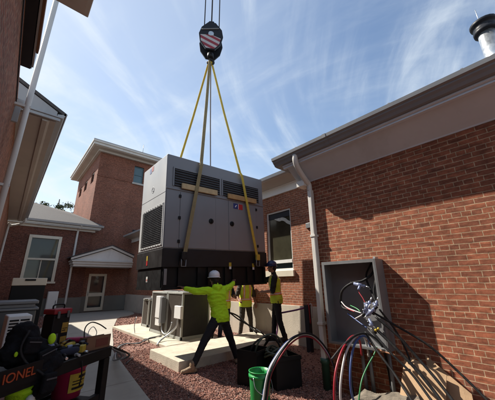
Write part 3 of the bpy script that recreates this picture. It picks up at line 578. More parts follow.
# end grille, flag sticker, round emblem
gr = MB(); gr.box(-HX-0.012,-HX-0.0065,-HY+0.10,HY-0.16,0.91,1.72); gr = gr.build('end_grille','mesh_grille',gn)
mb = MB()
for k in range(27): y = -HY+0.11+k*0.038; mb.box(-HX-0.02,-HX-0.0125,y,y+0.008,0.92,1.71)
for k in range(20): z = 0.93+k*0.04; mb.box(-HX-0.026,-HX-0.0205,-HY+0.105,HY-0.165,z,z+0.007)
mb.build('grille_bars','louver',gr)
mb = MB()
for a,b,c,d in ((-HY+0.06,-HY+0.098,0.87,1.76),(HY-0.158,HY-0.12,0.87,1.76)): mb.box(-HX-0.016,-HX-0.0065,a,b,c,d)
mb.box(-HX-0.016,-HX-0.0065,-HY+0.0985,HY-0.1585,0.87,0.908); mb.box(-HX-0.016,-HX-0.0065,-HY+0.0985,HY-0.1585,1.722,1.76); mb.build('grille_frame','gen_sunlit',gr)
fg = MB(); fg.box(-HX-0.010,-HX-0.0065,0.06,0.17,2.70,2.82); fg = fg.build('flag_sticker','flagred',gn); boxo('flag_half','flagblue',fg,-HX-0.010,-HX-0.0065,0.172,0.28,2.67,2.79)
mb = MB(); mb.lathe([(0.075,0),(0.075,0.003),(0.062,0.003),(0.062,0.0)],(-HX-0.0065,0.02,2.20),20,axis='x',mtx=Matrix.Diagonal((-1,1,1)),cap=False)
for q in (-0.03,0.03): mb.box(-HX-0.010,-HX-0.0065,0.02+q-.006,0.02+q+.006,2.215,2.235)
mb.tube([(-HX-0.009,-0.012,2.18),(-HX-0.009,0.02,2.165),(-HX-0.009,0.052,2.18)],0.004,5); mb.build('round_emblem','emblem',gn)
for k in range(9):
    for zz_ in (0.885,1.742):
        y_ = -HY+0.09+k*.13
        if y_ < HY-.13: mb = MB(); mb.lathe([(.011,0),(.011,.006),(.007,.009)],(-HX-.0162,y_,zz_),6,axis='x',mtx=Matrix.Diagonal((-1,1,1))); mb.build('bolt','louver',gr)
mb = MB(); mb.box(-HX-.0085,-HX-.0061,-HY+.012,HY-.012,1.985,1.992); mb.build('panel_seam','louver',gn)
# warning labels
for (x, z) in ((0.22,0.28),(0.95,0.26)):
    mb = MB(); mb.box(x-.035,x+.035,-HY-0.026,-HY-0.0205,z+.16,z+.25); wl = mb.build('warning_label','label_yel',gn); boxo('label_text','white',wl,x-.03,x+.03,-HY-0.026,-HY-0.0205,z+.10,z+.158)
mb = MB(); mb.box(-HX-.026,-HX-.0205,.02,.09,.60,.70); wl = mb.build('warning_label','label_yel',gn); boxo('label_text','red',wl,-HX-.026,-HX-.0205,.02,.09,.50,.598)
mb = MB(); mb.box(-HX-.001,-HX+.017,.02,.10,.16,.27); wl = mb.build('warning_label','white',gn); 
boxo('label_text','flagred',wl,-HX-.004,-HX-.0012,.03,.09,.18,.22)
# lifting lugs
for x in (-1.03,1.03):
    for s in (-1,1):
        mb = MB(); yy = s*(HY+0.02); mb.prism([(x-.07,yy,.47),(x+.07,yy,.47),(x+.05,yy,.66),(x-.05,yy,.66)],(0,s*0.02,0)); mb.tube([(x,yy,.58),(x,yy+s*.12,.58)],0.028,10); mb.build('lifting_lug','gen_dark',gn)
for s in (-1,1):
    mb = MB(); mb.box(-1.40,-1.34,s*(HY+.022)-.01,s*(HY+.022)+.01,.10,.40,bev=.004); mb.build('skid_bracket','alu',gn)

# pose helper for items that hang with the generator
GM = Matrix.Translation((3.72,5.78,1.47)) @ Matrix.Rotation(rad(-0.3),4,'Z') @ Matrix.Rotation(rad(-1.75),4,'Y')
def G(x, y, z): return GM @ Vector((x, y, z))
HOOK = Vector((3.60,5.75,8.22))
def sling(m, pts, label, wid=0.075):
    mb = MB(); mb.ribbon(pts,(1,0,0),wid,0.012); o = mb.build('lifting_sling',m,None,loc=pts[0]); tag(o,label,'sling','slings holding the generator'); ORG[o] = Vector(pts[0]); return o
def lift(x, s, m, label, wid):
    top = G(x*0.58, s*(HY+0.03), 2.885); over = G(x*0.60, s*(HY+0.075), 2.80); bot = G(x, s*(HY+0.115), 0.58)
    p = [HOOK+Vector((0.03*x,0.02*s,-0.02)), HOOK.lerp(top,0.5), top, over, over.lerp(bot,.35), over.lerp(bot,.7), bot]
    o = sling(m,p,label,wid)
    mb = MB(); c = G(x, s*(HY+0.115),0.60); mb.box(c.x-wid*.75,c.x+wid*.75,c.y-.03,c.y+.03,c.z-.02,c.z+.13,bev=.01); mb.build('sling_end','rubber' if m == 'tanweb' else m,o)
    mb = MB(); mb.tube([c+Vector((-.05,0,.0)),c+Vector((-.05,0,-.16)),c+Vector((.05,0,-.16)),c+Vector((.05,0,0))],0.014,8); mb.build('shackle','alu',o)
lift(-1.03,-1,'tanweb','dull tan sling in front of the generator on the left',0.085)
lift(1.03,-1,'yellow','bright yellow sling in front of the generator on the right',0.075)
lift(-1.03,1,'yellow','yellow sling running behind the top left of the generator',0.06)
lift(1.03,1,'greyweb','thin dark grey sling hanging behind the generator top',0.035)
for (xa, xb, z, lab, m) in ((-1.10,-0.16,2.10,'pale timber board wedged under the tan sling on the generator','wood'),(0.16,1.12,2.09,'orange brown timber board wedged under the front yellow sling','wood2')):
    mb = MB(); mb.box(xa,xb,-HY-0.075,-HY-0.032,z,z+0.125,bev=0.006,mtx=GM); c = G((xa+xb)/2,-HY-.05,z); o = mb.build('timber_board',m,None,loc=c); tag(o,lab,'board')

# ------------------------------------------------------------------ crane hook block and ropes
HB = Vector((3.60,5.75,8.22)); fd = Vector((0.55,0.83,0)).normalized(); sd_ = Vector((fd.y,-fd.x,0))
BM_ = Matrix(((sd_.x,fd.x,0,HB.x),(sd_.y,fd.y,0,HB.y),(0,0,1,HB.z),(0,0,0,1)))     # local x = screen right, y = away, z up
hb = thing('hook_block','black crane hook block with red and white hazard stripes above the slings','crane hook',tuple(HB),rot=(0,0,math.atan2(sd_.y,sd_.x)),local=True)
outl = [(-0.16,0.26),(0.13,0.24),(0.30,0.45),(0.38,0.78),(0.34,1.05),(0.14,1.33),(-0.08,1.36),(-0.30,1.12),(-0.38,0.85),(-0.34,0.55)]
for s in (-1,1):
    mb = MB(); mb.prism([(x,s*0.17,z) for x,z in outl],(0,s*0.045,0)); mb.build('cheek_plate','block',hb)
mb = MB(); mb.lathe([(0.27,-0.15),(0.30,-0.13),(0.24,-0.05),(0.24,0.05),(0.30,0.13),(0.27,0.15)],(0,0,0.86),24,axis='y'); mb.build('sheave','alu',hb)
mb = MB(); mb.lathe([(0.085,-0.24),(0.085,0.24)],(0,0,0.86),14,axis='y'); mb.build('axle','steel',hb)
# striped panel on the camera-side cheek
def clip_band(poly, c0, c1, n):
    def cut(P, c, sgn):
        o = []
        for i in range(len(P)):
            a, b = P[i], P[(i+1) % len(P)]; da = sgn*(a[0]*n[0]+a[1]*n[1]-c); db = sgn*(b[0]*n[0]+b[1]*n[1]-c)
            if da >= 0: o.append(a)
            if da*db < 0: t = da/(da-db); o.append((a[0]+(b[0]-a[0])*t,a[1]+(b[1]-a[1])*t))
        return o
    return cut(cut(poly,c0,1),c1,-1)
panel = [(-0.15,0.29),(0.11,0.27),(0.26,0.46),(0.31,0.70),(0.02,0.82),(-0.33,0.80),(-0.31,0.56)]
nn = (math.cos(rad(62)),math.sin(rad(62)))
pm = MB(); pm.prism([(x,-0.2165,z) for x,z in panel],(0,-0.004,0)); pn = pm.build('hazard_panel','stripe_white',hb)
mb = MB()
for k in range(5):
    P = clip_band(panel,0.06+k*0.19,0.15+k*0.19,nn)
    if len(P) > 2: mb.prism([(x,-0.2215,z) for x,z in P],(0,-0.003,0))
mb.build('hazard_stripes','stripe_red',pn)
mb = MB(); mb.tube([(-0.30,-.225,1.0),(0.24,-.225,1.10)],0.022,6); mb.build('grab_rail','alu',hb)
mb = MB(); mb.lathe([(0.10,0.10),(0.10,0.26),(0.075,0.28)],(0,0,0),14); mb.build('swivel','block',hb)
mb = MB(); mb.box(-.09,.09,-.10,.10,1.32,1.55,bev=.03); mb.build('rope_anchor','block',hb)
mb = MB(); mb.tube(spline([(0,0,0.14),(0.0,0,0.06),(0.09,0,0.0),(0.10,0,-0.09),(0.02,0,-0.15),(-0.07,0,-0.12),(-0.10,0,-0.04)],6),0.042,10,rend=0.02); mb.build('hook','block',hb)
for x, lab in ((-0.23,'leftmost of the three thin crane ropes above the hook block'),(0.0,'middle one of the three crane ropes above the hook block'),(0.25,'rightmost of the three thin crane ropes above the hook block')):
    p0 = BM_ @ Vector((x,0,1.2 if x else 1.5)); p1 = BM_ @ Vector((x*1.05,0,45)); mb = MB(); mb.tube([p0,p1],0.017 if x else 0.022,6); o = mb.build('crane_rope','rope',None,loc=p0); tag(o,lab,'rope','crane ropes')

# ------------------------------------------------------------------ air conditioners on the pad
def condenser(x0, x1, y0, y1, h, label, boxes):
    zb = 0.07; t = thing('condenser_unit',label,'air conditioner',((x0+x1)/2,(y0+y1)/2,zb),group='condensers on the pad'); zt = zb+h
    mb = MB(); p = 0.05
    for xx in (x0,x1-p):
        for yy in (y0,y1-p): mb.box(xx,xx+p,yy,yy+p,zb,zt-0.06,bev=.005)
    mb.box(x0-.006,x1+.006,y0-.006,y1+.006,zt-0.058,zt,bev=.01); mb.box(x0,x1,y0,y0+p,zb+0.002,zb+.08); mb.box(x0,x1,y1-p,y1,zb+0.002,zb+.08); mb.box(x0,x0+p,y0+p,y1-p,zb+0.002,zb+.08); mb.build('casing','ac_frame',t)
    mb = MB(); mb.box(x0+.022,x0+.028,y0+p,y1-p,zb+.08,zt-.06)
    for k in range(int((y1-y0-2*p)/0.022)): yy = y0+p+0.004+k*.022; mb.box(x0+.010,x0+.020,yy,yy+.010,zb+.085,zt-.065)
    mb.build('coil_face','ac_coil',t)
    mb = MB(); mb.box(x0+p,x1-p,y0+.022,y0+.028,zb+.08,zt-.06)
    for k in range(int((x1-x0-2*p)/0.03)): xx = x0+p+0.004+k*.03; mb.box(xx,xx+.012,y0+.010,y0+.020,zb+.085,zt-.065)
    mb.build('side_coil','ac_dark',t)
    mb = MB(); mb.lathe([(0.33,0),(0.33,0.012),(0.30,0.02),(0.05,0.03)],((x0+x1)/2,(y0+y1)/2,zt+.001),24); mb.build('fan_guard','louver',t)
    return t
c1 = condenser(3.90,4.82,7.22,8.17,1.24,'nearer condenser with white disconnect box and grey conduit on its coil face',1)
db = MB(); db.box(3.80,3.884,7.12,7.50,0.62,0.95,bev=.012); db = db.build('disconnect_box','white',c1)
mb = MB(); mb.tube(spline([(3.84,7.32,0.62),(3.82,7.34,0.42),(3.74,7.5,0.26),(3.60,7.55,0.16),(3.42,7.45,0.10),(3.30,7.35,0.03)],6),0.024,8); mb.build('conduit','steel',c1)
c2 = condenser(3.90,4.82,8.20,9.36,1.24,'middle condenser with tall white switch box on its coil face',1)
db = MB(); db.box(3.74,3.884,8.20,8.36,0.42,1.16,bev=.015); db.build('control_box','alu',c2)
db = MB(); db.box(3.77,3.884,8.40,8.72,0.55,1.18,bev=.012); db.build('switch_box','white',c2); db = MB(); db.box(3.79,3.884,8.42,8.72,0.33,0.53,bev=.008); db.build('meter_box','white',c2)
mb = MB(); mb.tube(spline([(3.82,8.30,0.42),(3.80,8.20,0.22),(3.80,7.95,0.16),(3.82,7.75,0.30),(3.84,7.66,0.50)],6),0.02,8); mb.build('conduit','steel',c2)
c3 = condenser(4.15,4.65,10.2,10.75,0.95,'farthest and smallest condenser at the back of the concrete pad',0)
mb = MB(); mb.tube(spline([(3.42,9.3,0.55),(3.38,9.3,0.3),(3.40,9.25,0.08)],4),0.012,6); o = mb.build('stub_pipe','steel',None,loc=(3.42,9.3,0.07)); tag(o,'thin steel stub pipe rising from the edge of the condenser pad','pipe')

# ------------------------------------------------------------------ people
def hull(mb, A, B, ra, rb, seg=10):
    A, B = Vector(A), Vector(B); d = B-A; L = d.length
    if L < 1e-5: mb.sphere(A, max(ra, rb), 12); return
    q = d.to_track_quat('Z','Y').to_matrix(); prof = []
    for k in range(4): a = math.pi/2*(1-k/3); prof.append((max(1e-4,ra*math.cos(a)), -ra*math.sin(a)))
    for k in range(4): a = math.pi/2*k/3; prof.append((max(1e-4,rb*math.cos(a)), L+rb*math.sin(a)))
    mb.lathe(prof, A, seg, mtx=q)
def loft(mb, secs, rt, fw, seg=20):
    rings = []
    for c, a, b in secs:
        rings.append([mb.b.verts.new(Vector(c)+rt*a*math.copysign(abs(math.cos(t))**0.8,math.cos(t))+fw*b*math.copysign(abs(math.sin(t))**0.9,math.sin(t))) for t in [2*math.pi*k/seg for k in range(seg)]])
    for a, b in zip(rings, rings[1:]):
        for k in range(seg): mb.face([a[k],a[(k+1)%seg],b[(k+1)%seg],b[k]],True)
    mb.face(rings[0][::-1]); mb.face(rings[-1])
def fuse(mb, name, m, parent, vox, it=6, fold=0.0, fsc=9.0, keep=None):
    bmesh.ops.recalc_face_normals(mb.b, faces=mb.b.faces)
    me = bpy.data.meshes.new('tmp'); mb.b.to_mesh(me); mb.b.free(); t = link(bpy.data.objects.new('tmp',me))
    r = t.modifiers.new('r','REMESH'); r.mode = 'VOXEL'; r.voxel_size = vox; s = t.modifiers.new('s','SMOOTH'); s.iterations = it; s.factor = 0.5
    dg = bpy.context.evaluated_depsgraph_get(); dg.update(); out = bpy.data.meshes.new_from_object(t.evaluated_get(dg)); bpy.data.objects.remove(t); out.name = name
    if fold:
        ns = [v.normal.copy() for v in out.vertices]
        for v, n in zip(out.vertices, ns):
            c = v.co; q_ = noise.noise(Vector((c.x*3,c.y*3,c.z*3)))*.12; k = (0.5-abs(noise.noise(Vector((c.x*fsc*.7,c.y*fsc*.7,(c.z+q_)*fsc*1.9)))*2))*0.75+noise.noise(Vector((c.x*fsc*1.6+9,c.y*fsc*1.6,c.z*fsc*3.2)))*0.3
            v.co = c+n*fold*k
    if keep:
        b = bmesh.new(); b.from_mesh(out); bmesh.ops.delete(b, geom=[f for f in b.faces if not keep(f.calc_center_median())], context='FACES'); b.to_mesh(out); b.free()
    out.polygons.foreach_set('use_smooth',[True]*len(out.polygons)); out.materials.clear()
    o0 = ORG[parent]
    out.transform(Matrix.Translation(-o0))
    for mm in (m if isinstance(m,(list,tuple)) else [m]): out.materials.append(M[mm])
    o = link(bpy.data.objects.new(name,out)); o.parent = parent; ORG[o] = o0; return o
def person(label, base, face, J, skin, top, top_mat, legs_mat, boot_mat, hat_mat, vest=None, head_h=0.235, hood=False):
    """J: joints in local (right, forward, up); face = yaw of forward measured as a vector"""
    fw = Vector((face[0],face[1],0)).normalized(); rt = Vector((fw.y,-fw.x,0)); B = Vector(base)
    P = {k: B+rt*v[0]+fw*v[1]+Vector((0,0,v[2])) for k, v in J.items() if len(v) == 3}
    t = thing('person',label,'person',tuple(B),group='workers guiding the generator')
    up = Vector((0,0,1)); pel, chest, nk, hd = P['pelvis'],P['chest'],P['neck'],P['head']
    sp_ = (nk-pel); fwd_h = J.get('look'); lf = fw if fwd_h is None else (fw*fwd_h[1]+rt*fwd_h[0]).normalized(); lr = Vector((lf.y,-lf.x,0))
    def torso(mb, g=0.0, lo=-0.12, hi=True):
        w = pel.lerp(nk,0.34)
        secs = [(pel+up*lo,.155+g,.115+g),(pel,.165+g,.122+g),(w,.145+g,.105+g),(chest-up*.03,.168+g,.122+g),(chest+up*.10,.175+g,.115+g)]
        if hi: secs += [(nk-up*.035,.13+g*.6,.085+g*.6),(nk+up*.0,.062+g*.4,.062+g*.4)]
        loft(mb,secs,rt,fw)
    def arm(mb, s, g=0.0, upto=2, t1=1.0):
        a, b, c = P['sh'+s],P['el'+s],P['wr'+s]; hull(mb,a,b,.058+g,.046+g)
        if upto > 1: hull(mb,b,b.lerp(c,t1),.044+g,(.044*(1-t1)+.030*t1)+g)
    def leg(mb, s, g=0.0, t1=1.0):
        a, b, c = P['hip'+s],P['kn'+s],P['an'+s]; hull(mb,a,b,.088+g,.058+g); hull(mb,b,b.lerp(c,t1),.056+g,(.056*(1-t1)+.04*t1)+g)
    # body (one surface): head with nose/jaw/ears, neck, trunk, limbs, hands with five fingers
    mb = MB(); torso(mb); hull(mb,nk-up*.03,hd-up*.05-lf*.01,.056,.052)
    c = hd
    mb.sphere(c+up*.025-lf*.008,.094,16,(1,1,1.08)); hull(mb,c-up*.03+lf*.012,c-up*.075+lf*.045,.068,.040); hull(mb,c-up*.078+lf*.062,c-up*.088+lf*.066,.026,.020)
    hull(mb,c+up*.010+lf*.086,c-up*.026+lf*.108,.011,.016); hull(mb,c+up*.030+lf*.078+lr*.03,c+up*.030+lf*.078-lr*.03,.016,.016)
    hull(mb,c-up*.052+lf*.088+lr*.016,c-up*.052+lf*.088-lr*.016,.009,.009)
    for s in (-1,1): hull(mb,c+lr*s*.088+up*.015-lf*.01,c+lr*s*.090-up*.03-lf*.002,.017,.012)
    for s in 'LR':
        arm(mb,s); leg(mb,s)
        wr = P['wr'+s]; hdv = (P['ha'+s]-wr).normalized(); pl = P.get('pa'+s); side = hdv.cross(up if abs(hdv.z) < .8 else fw).normalized(); palm_n = side.cross(hdv).normalized()
        curl = J.get('curl'+s,(0.35,))[0]
        pc = wr+hdv*.045; hull(mb,wr,wr+hdv*.035,.027,.030)
        for q in (-1,-.33,.33,1): hull(mb,wr+hdv*.03+side*q*.016,wr+hdv*.088+side*q*.028,.016,.0125)
        for q, L in ((-1,.062),(-.33,.078),(.33,.083),(1,.072)):
            p0 = wr+hdv*.088+side*q*.029; d1 = (hdv*math.cos(curl)-palm_n*math.sin(curl)).normalized(); p1 = p0+d1*L*.45; d2 = (hdv*math.cos(curl*2.2)-palm_n*math.sin(curl*2.2)).normalized(); p2 = p1+d2*L*.32; d3 = (hdv*math.cos(curl*3)-palm_n*math.sin(curl*3)).normalized(); p3 = p2+d3*L*.26
            hull(mb,p0,p1,.0105,.0095,8); hull(mb,p1,p2,.0095,.0085,8); hull(mb,p2,p3,.0085,.0075,8)
        th = 1 if s == 'L' else -1
        q0 = wr+hdv*.03+side*.03*th; q1 = q0+(hdv*.7+side*th*.6-palm_n*.3).normalized()*.04; q2 = q1+(hdv*.9+side*th*.25-palm_n*.4).normalized()*.032; hull(mb,q0,q1,.013,.011,8); hull(mb,q1,q2,.011,.009,8)
    body = fuse(mb,'body',skin,t,0.0065,5)
    for s in (-1,1):
        mb = MB(); mb.sphere(c+lf*.0845+lr*s*.032+up*.012,.0115,10); e = mb.build('eye','eye',t); mb = MB(); mb.sphere(c+lf*.0935+lr*s*.032+up*.012,.005,8); mb.build('pupil','hair',e)
    mb = MB(); mb.sphere(c-lf*.018+up*.03,.101,16,(1,1,1.02)); hull(mb,c-lf*.06-up*.03,c-lf*.055-up*.075,.06,.045)
    fuse(mb,'hair','hair',t,0.008,3,keep=lambda p: (p-c).dot(lf) < 0.035 - max(0,-(p-c).z)*1.2)
    # clothes
    mb = MB()
    for s in 'LR': leg(mb,s,.016,.93)
    w = pel.lerp(nk,0.30); loft(mb,[(pel-up*.13,.158,.125),(pel-up*.02,.172,.132),(w,.152,.116)],rt,fw)
    hm = (P['hipL']+P['hipR'])/2; hull(mb,P['hipL'],P['hipR'],.088,.088)
    fuse(mb,'trousers',legs_mat,t,0.009,4,fold=.008,fsc=7)
    mb = MB(); torso(mb,.028,-.085)
    hull(mb,nk-up*.02,nk+up*.03,.078,.068)
    long = top == 'long'
    for s in 'LR':
        hull(mb,chest+up*.07,P['sh'+s],.085,.078); arm(mb,s,.021,2 if long else 1, .93)
        if not long: pass
    if hood: hull(mb,nk-fw*.075-rt*.06,nk-fw*.075+rt*.06,.055,.055); hull(mb,nk-fw*.09-up*.05,nk-fw*.1-up*.09,.06,.045)
    fuse(mb,'shirt' if not long else 'jacket',top_mat,t,0.009,4,fold=.016,fsc=9)
    if vest:
        mb = MB(); torso(mb,.038,-.10); 
        for s in 'LR': hull(mb,chest+up*.09,P['sh'+s].lerp(nk,.18),.085,.070)
        o = fuse(mb,'safety_vest',['vest','orange','silver'],t,0.010,4,fold=.008)
        me = o.data; b0 = B
        for p in me.polygons:
            q = p.center+ORG[t]; x = (q-pel).dot(rt); h = (q-pel).dot(sp_.normalized())
            a = abs(h-.13)
            b = abs(abs(x)-.095)
            if (a < .032 or (b < .032 and h > .13)): p.material_index = 2 if (a < .014 or (b < .014 and h > .13 and a > .032)) else 1
    for s in 'LR':
        an = P['an'+s]; td = J.get('toe'+s,(0,1,0)); td = (rt*td[0]+fw*td[1]).normalized(); gz = B.z if J['an'+s][2] < .14 else an.z-.09
        f0 = Vector((an.x,an.y,an.z-.04)); sole = Vector((0,0,J['an'+s][2]-.04-.035))
        mb = MB(); hull(mb,an+up*.06,an-up*.02,.056,.058); heel = an-td*.045; heel.z = an.z-.055; toe = an+td*.17; toe.z = an.z-.055; mid = an+td*.06; mid.z = an.z-.03
        hull(mb,heel,toe,.040,.040); hull(mb,an-up*.01,an+td*.09-up*.035,.050,.042); hull(mb,an+td*.09-up*.04,toe,.042,.038)
        bo = fuse(mb,'boot',boot_mat,t,0.007,3,fold=.004,fsc=25)
        mb = MB(); ts = Vector((td.y,-td.x,0)); zb_ = an.z-.097
        pts = [an+td*a_+ts*b_ for a_,b_ in ((-.088,-.025),(-.088,.025),(-.04,.043),(.06,.040),(.13,.048),(.19,.036),(.215,.0),(.19,-.036),(.13,-.048),(.06,-.040),(-.04,-.043))]
        mb.prism([(q_.x,q_.y,zb_) for q_ in pts],(0,0,.024)); mb.build('sole','rubber',bo)
    # hard hat
    hh = MB(); tilt = Matrix.Rotation(math.atan2(-lf.x,lf.y),3,'Z') @ Matrix.Rotation(rad(J.get('nod',(0,))[0]),3,'X')
    prof = [(.118,.0),(.121,.03),(.117,.065),(.100,.10),(.070,.122),(.030,.132),(.002,.134)]
    hh.lathe(prof,c+up*.045-lf*.004,24,sx=.93,sy=1.08,mtx=tilt); hat = hh.build('hard_hat',hat_mat,t)
    mb = MB(); mb.lathe([(.10,-.004),(.122,-.004),(.140,-.010),(.141,-.004),(.122,.006),(.10,.006)],c+up*.045+lf*.006,24,sx=.93,sy=1.13,mtx=tilt,cap=False); mb.build('brim',hat_mat,hat)
    mb = MB()
    for xx in (-.022,.022): 
        pts = [c+up*.045+tilt@Vector((xx,.122*math.cos(a)*1.04,.02+.116*math.sin(a))) for a in [math.pi*k/12 for k in range(1,12)]]; mb.tube(pts,.006,6)
    mb.build('ridge',hat_mat,hat)
    return t
# front worker: back to the camera, arms out to both ends of the generator
def local(base, face, p):
    fw = Vector((face[0],face[1],0)).normalized(); rt = Vector((fw.y,-fw.x,0)); d = Vector(p)-Vector(base); return (d.dot(rt),d.dot(fw),d.z)
def J_from(base, face, W, extra):
    J = {k: local(base,face,v) for k, v in W.items()}; J.update(extra); return J
b = (3.32,4.75,0); fc = (0.12,1)
W = dict(pelvis=(3.42,4.74,.90),chest=(3.36,4.79,1.27),neck=(3.335,4.80,1.475),head=(3.31,4.83,1.625),
 shL=(3.16,4.80,1.405),elL=(2.90,4.88,1.40),wrL=(2.74,5.00,1.45),haL=(2.66,5.05,1.50),shR=(3.52,4.79,1.41),elR=(3.76,4.88,1.46),wrR=(3.95,4.985,1.55),haR=(4.01,5.04,1.62),
 hipL=(3.31,4.74,.86),hipR=(3.50,4.74,.86),knL=(3.06,4.77,.47),anL=(2.86,4.79,.10),knR=(3.69,4.74,.45),anR=(3.83,4.72,.10))
person('worker in lime top and white hard hat, back turned, arms spread wide',b,fc,J_from(b,fc,W,dict(toeL=(-1,.25,0),toeR=(.5,.8,0),curlL=(.25,),curlR=(.3,))),
 'skin_dark','long','lime','trousers','boot_tan','hat_white',hood=True)
# right worker: profile, facing the generator end
b = (5.27,4.90,.18); fc = (-0.72,0.69)
J = dict(pelvis=(0,0,.97),chest=(0,.03,1.34),neck=(0,.05,1.56),head=(0,.09,1.735),
 shL=(-.19,.04,1.48),elL=(-.22,.10,1.17),wrL=(-.17,.35,1.14),haL=(-.15,.43,1.15),shR=(.19,.05,1.48),elR=(.24,.28,1.42),wrR=(.17,.40,1.62),haR=(.15,.43,1.70),
 hipL=(-.095,0,.93),hipR=(.095,0,.93),knL=(-.11,-.04,.50),anL=(-.12,-.16,.10),knR=(.10,.06,.51),anR=(.11,.10,.10),curlL=(.5,),curlR=(.3,))
person('worker in orange taped vest, black shirt and blue hard hat, side on',b,fc,J,'skin','short','tshirt','trousers','boot','hat_blue',vest=True)
# worker behind the slab, legs seen below the generator
b = (5.93,6.78,0); b = (5.72,6.62,0); fc = (-.35,-.94)
J = dict(pelvis=(0,0,.95),chest=(0,.03,1.30),neck=(0,.05,1.52),head=(0,.08,1.69),
 shL=(-.19,.04,1.44),elL=(-.27,.02,1.15),wrL=(-.26,.16,.95),haL=(-.25,.22,.88),shR=(.19,.04,1.44),elR=(.30,.05,1.18),wrR=(.29,.22,1.05),haR=(.27,.30,1.03),
 hipL=(-.095,0,.91),hipR=(.095,0,.91),knL=(-.14,.04,.49),anL=(-.18,.0,.10),knR=(.13,.03,.49),anR=(.17,-.02,.10))
person('worker in yellow vest and brown work trousers standing behind the generator, head hidden',b,fc,J,'skin','short','olive','olive','boot','hat_white',vest=True)
b = (4.93,6.66,0); fc = (-.2,-1)
J = dict(pelvis=(0,0,.95),chest=(0,.03,1.30),neck=(0,.05,1.52),head=(0,.08,1.69),
 shL=(-.19,.04,1.44),elL=(-.27,.06,1.20),wrL=(-.24,.26,1.17),haL=(-.20,.34,1.17),shR=(.19,.04,1.44),elR=(.27,.10,1.2),wrR=(.20,.33,1.25),haR=(.18,.40,1.30),
 hipL=(-.095,0,.91),hipR=(.095,0,.91),knL=(-.10,.02,.49),anL=(-.11,.0,.10),knR=(.10,.02,.49),anR=(.11,-.02,.10))
person('worker in yellow vest and navy trousers mostly hidden behind the man in lime',b,fc,J,'skin','short','navy','navy','boot','hat_white',vest=True)

# ------------------------------------------------------------------ electrical cabinet on the annex wall
ec = thing('electrical_cabinet','open grey metal electrical cabinet on the sunlit brick wall with wires spilling out','cabinet',(3.998,2.07,0.70))
XF, XB, Y0, Y1, Z0, Z1 = 3.76, 3.996, 1.64, 2.49, 0.695, 1.845
boxo('back_panel','cab_in',ec,XB-.012,XB,Y0+.012,Y1-.012,Z0+.012,Z1-.012)
mb = MB(); mb.box(XF,XB,Y0,Y0+.012,Z0,Z1); mb.box(XF,XB,Y1-.012,Y1,Z0,Z1); mb.box(XF,XB,Y0+.012,Y1-.012,Z1-.012,Z1); mb.box(XF,XB,Y0+.012,Y1-.012,Z0,Z0+.012)
mb.box(XF-.002,XF+.012,Y0+.013,Y0+.04,Z0+.013,Z1-.013); mb.box(XF-.002,XF+.012,Y1-.045,Y1-.013,Z0+.013,Z1-.013); mb.box(XF-.002,XF+.012,Y0+.04,Y1-.045,Z1-.045,Z1-.013); mb.box(XF-.002,XF+.012,Y0+.04,Y1-.045,Z0+.013,Z0+.03); mb.build('case','alu',ec)
boxo('mounting_tab','steel',ec,XF+.06,XF+.16,Y0+.02,Y0+.05,Z1+.001,Z1+.03)
for yy, m in ((1.72,'alu'),(1.98,'alu'),(2.08,'alu'),(2.30,'louver')):
    mb = MB(); mb.lathe([(.024,0.02),(.024,Z0-.002)],(3.93,yy,0),10); mb.build('conduit',m,ec)
# wires
def wire(name, m, pts, r, label, cat='cable', group=None, n=8, seg=8):
    P = spline(pts,n); mb = MB(); mb.tube(P,r,seg); o = mb.build(name,m,None,loc=P[0]); tag(o,label,cat,group); ORG[o] = Vector(P[0]); return o
gW = 'conductors in the cabinet'
wire('power_cable','rubber',[(3.97,1.70,1.82),(3.90,1.76,1.66),(3.84,1.88,1.56),(3.80,2.05,1.52),(3.80,2.20,1.42),(3.86,2.28,1.27),(3.84,2.24,1.18),(3.78,2.1,1.16)],.017,'thick black cable looping across the upper part of the cabinet',group=gW)
wire('power_cable','rubber',[(3.97,1.68,1.82),(3.86,1.70,1.60),(3.82,1.74,1.42),(3.80,1.72,1.28)],.015,'black cable hanging straight down inside the cabinet right corner',group=gW)
wire('power_cable','rubber',[(3.94,1.76,1.82),(3.90,1.86,1.62),(3.86,1.80,1.42),(3.78,1.70,1.24)],.013,'thinner black cable beside the blue grey upper lug',group=gW)
wire('control_wire','wire_red',[(3.88,1.94,1.52),(3.84,1.97,1.42),(3.80,1.90,1.32),(3.76,1.84,1.22)],.007,'short red wire hanging from the upper lug',group=gW)
wire('control_wire','wire_white',[(3.84,2.26,1.26),(3.78,2.16,1.20),(3.74,2.02,1.16),(3.70,1.90,1.14)],.008,'white wire end across the middle of the cabinet',group=gW)
wire('control_wire','wire_red',[(3.82,2.22,1.22),(3.76,2.12,1.175),(3.71,2.0,1.15)],.007,'red wire end beside the white one in mid cabinet',group=gW)
wire('control_wire','wire_green',[(3.80,2.10,1.22),(3.74,1.98,1.19),(3.71,1.92,1.16)],.008,'lime green wire tip in mid cabinet',group=gW)
wire('control_wire','wire_blue',[(3.88,2.20,1.10),(3.78,2.02,1.03),(3.72,1.86,.96)],.008,'blue wire crossing low inside the cabinet',group=gW)
wire('control_wire','wire_white',[(3.70,2.0,1.06),(3.66,1.85,1.14),(3.64,1.73,1.26)],.009,'pale wire end sticking up left of the middle connector',group=gW)
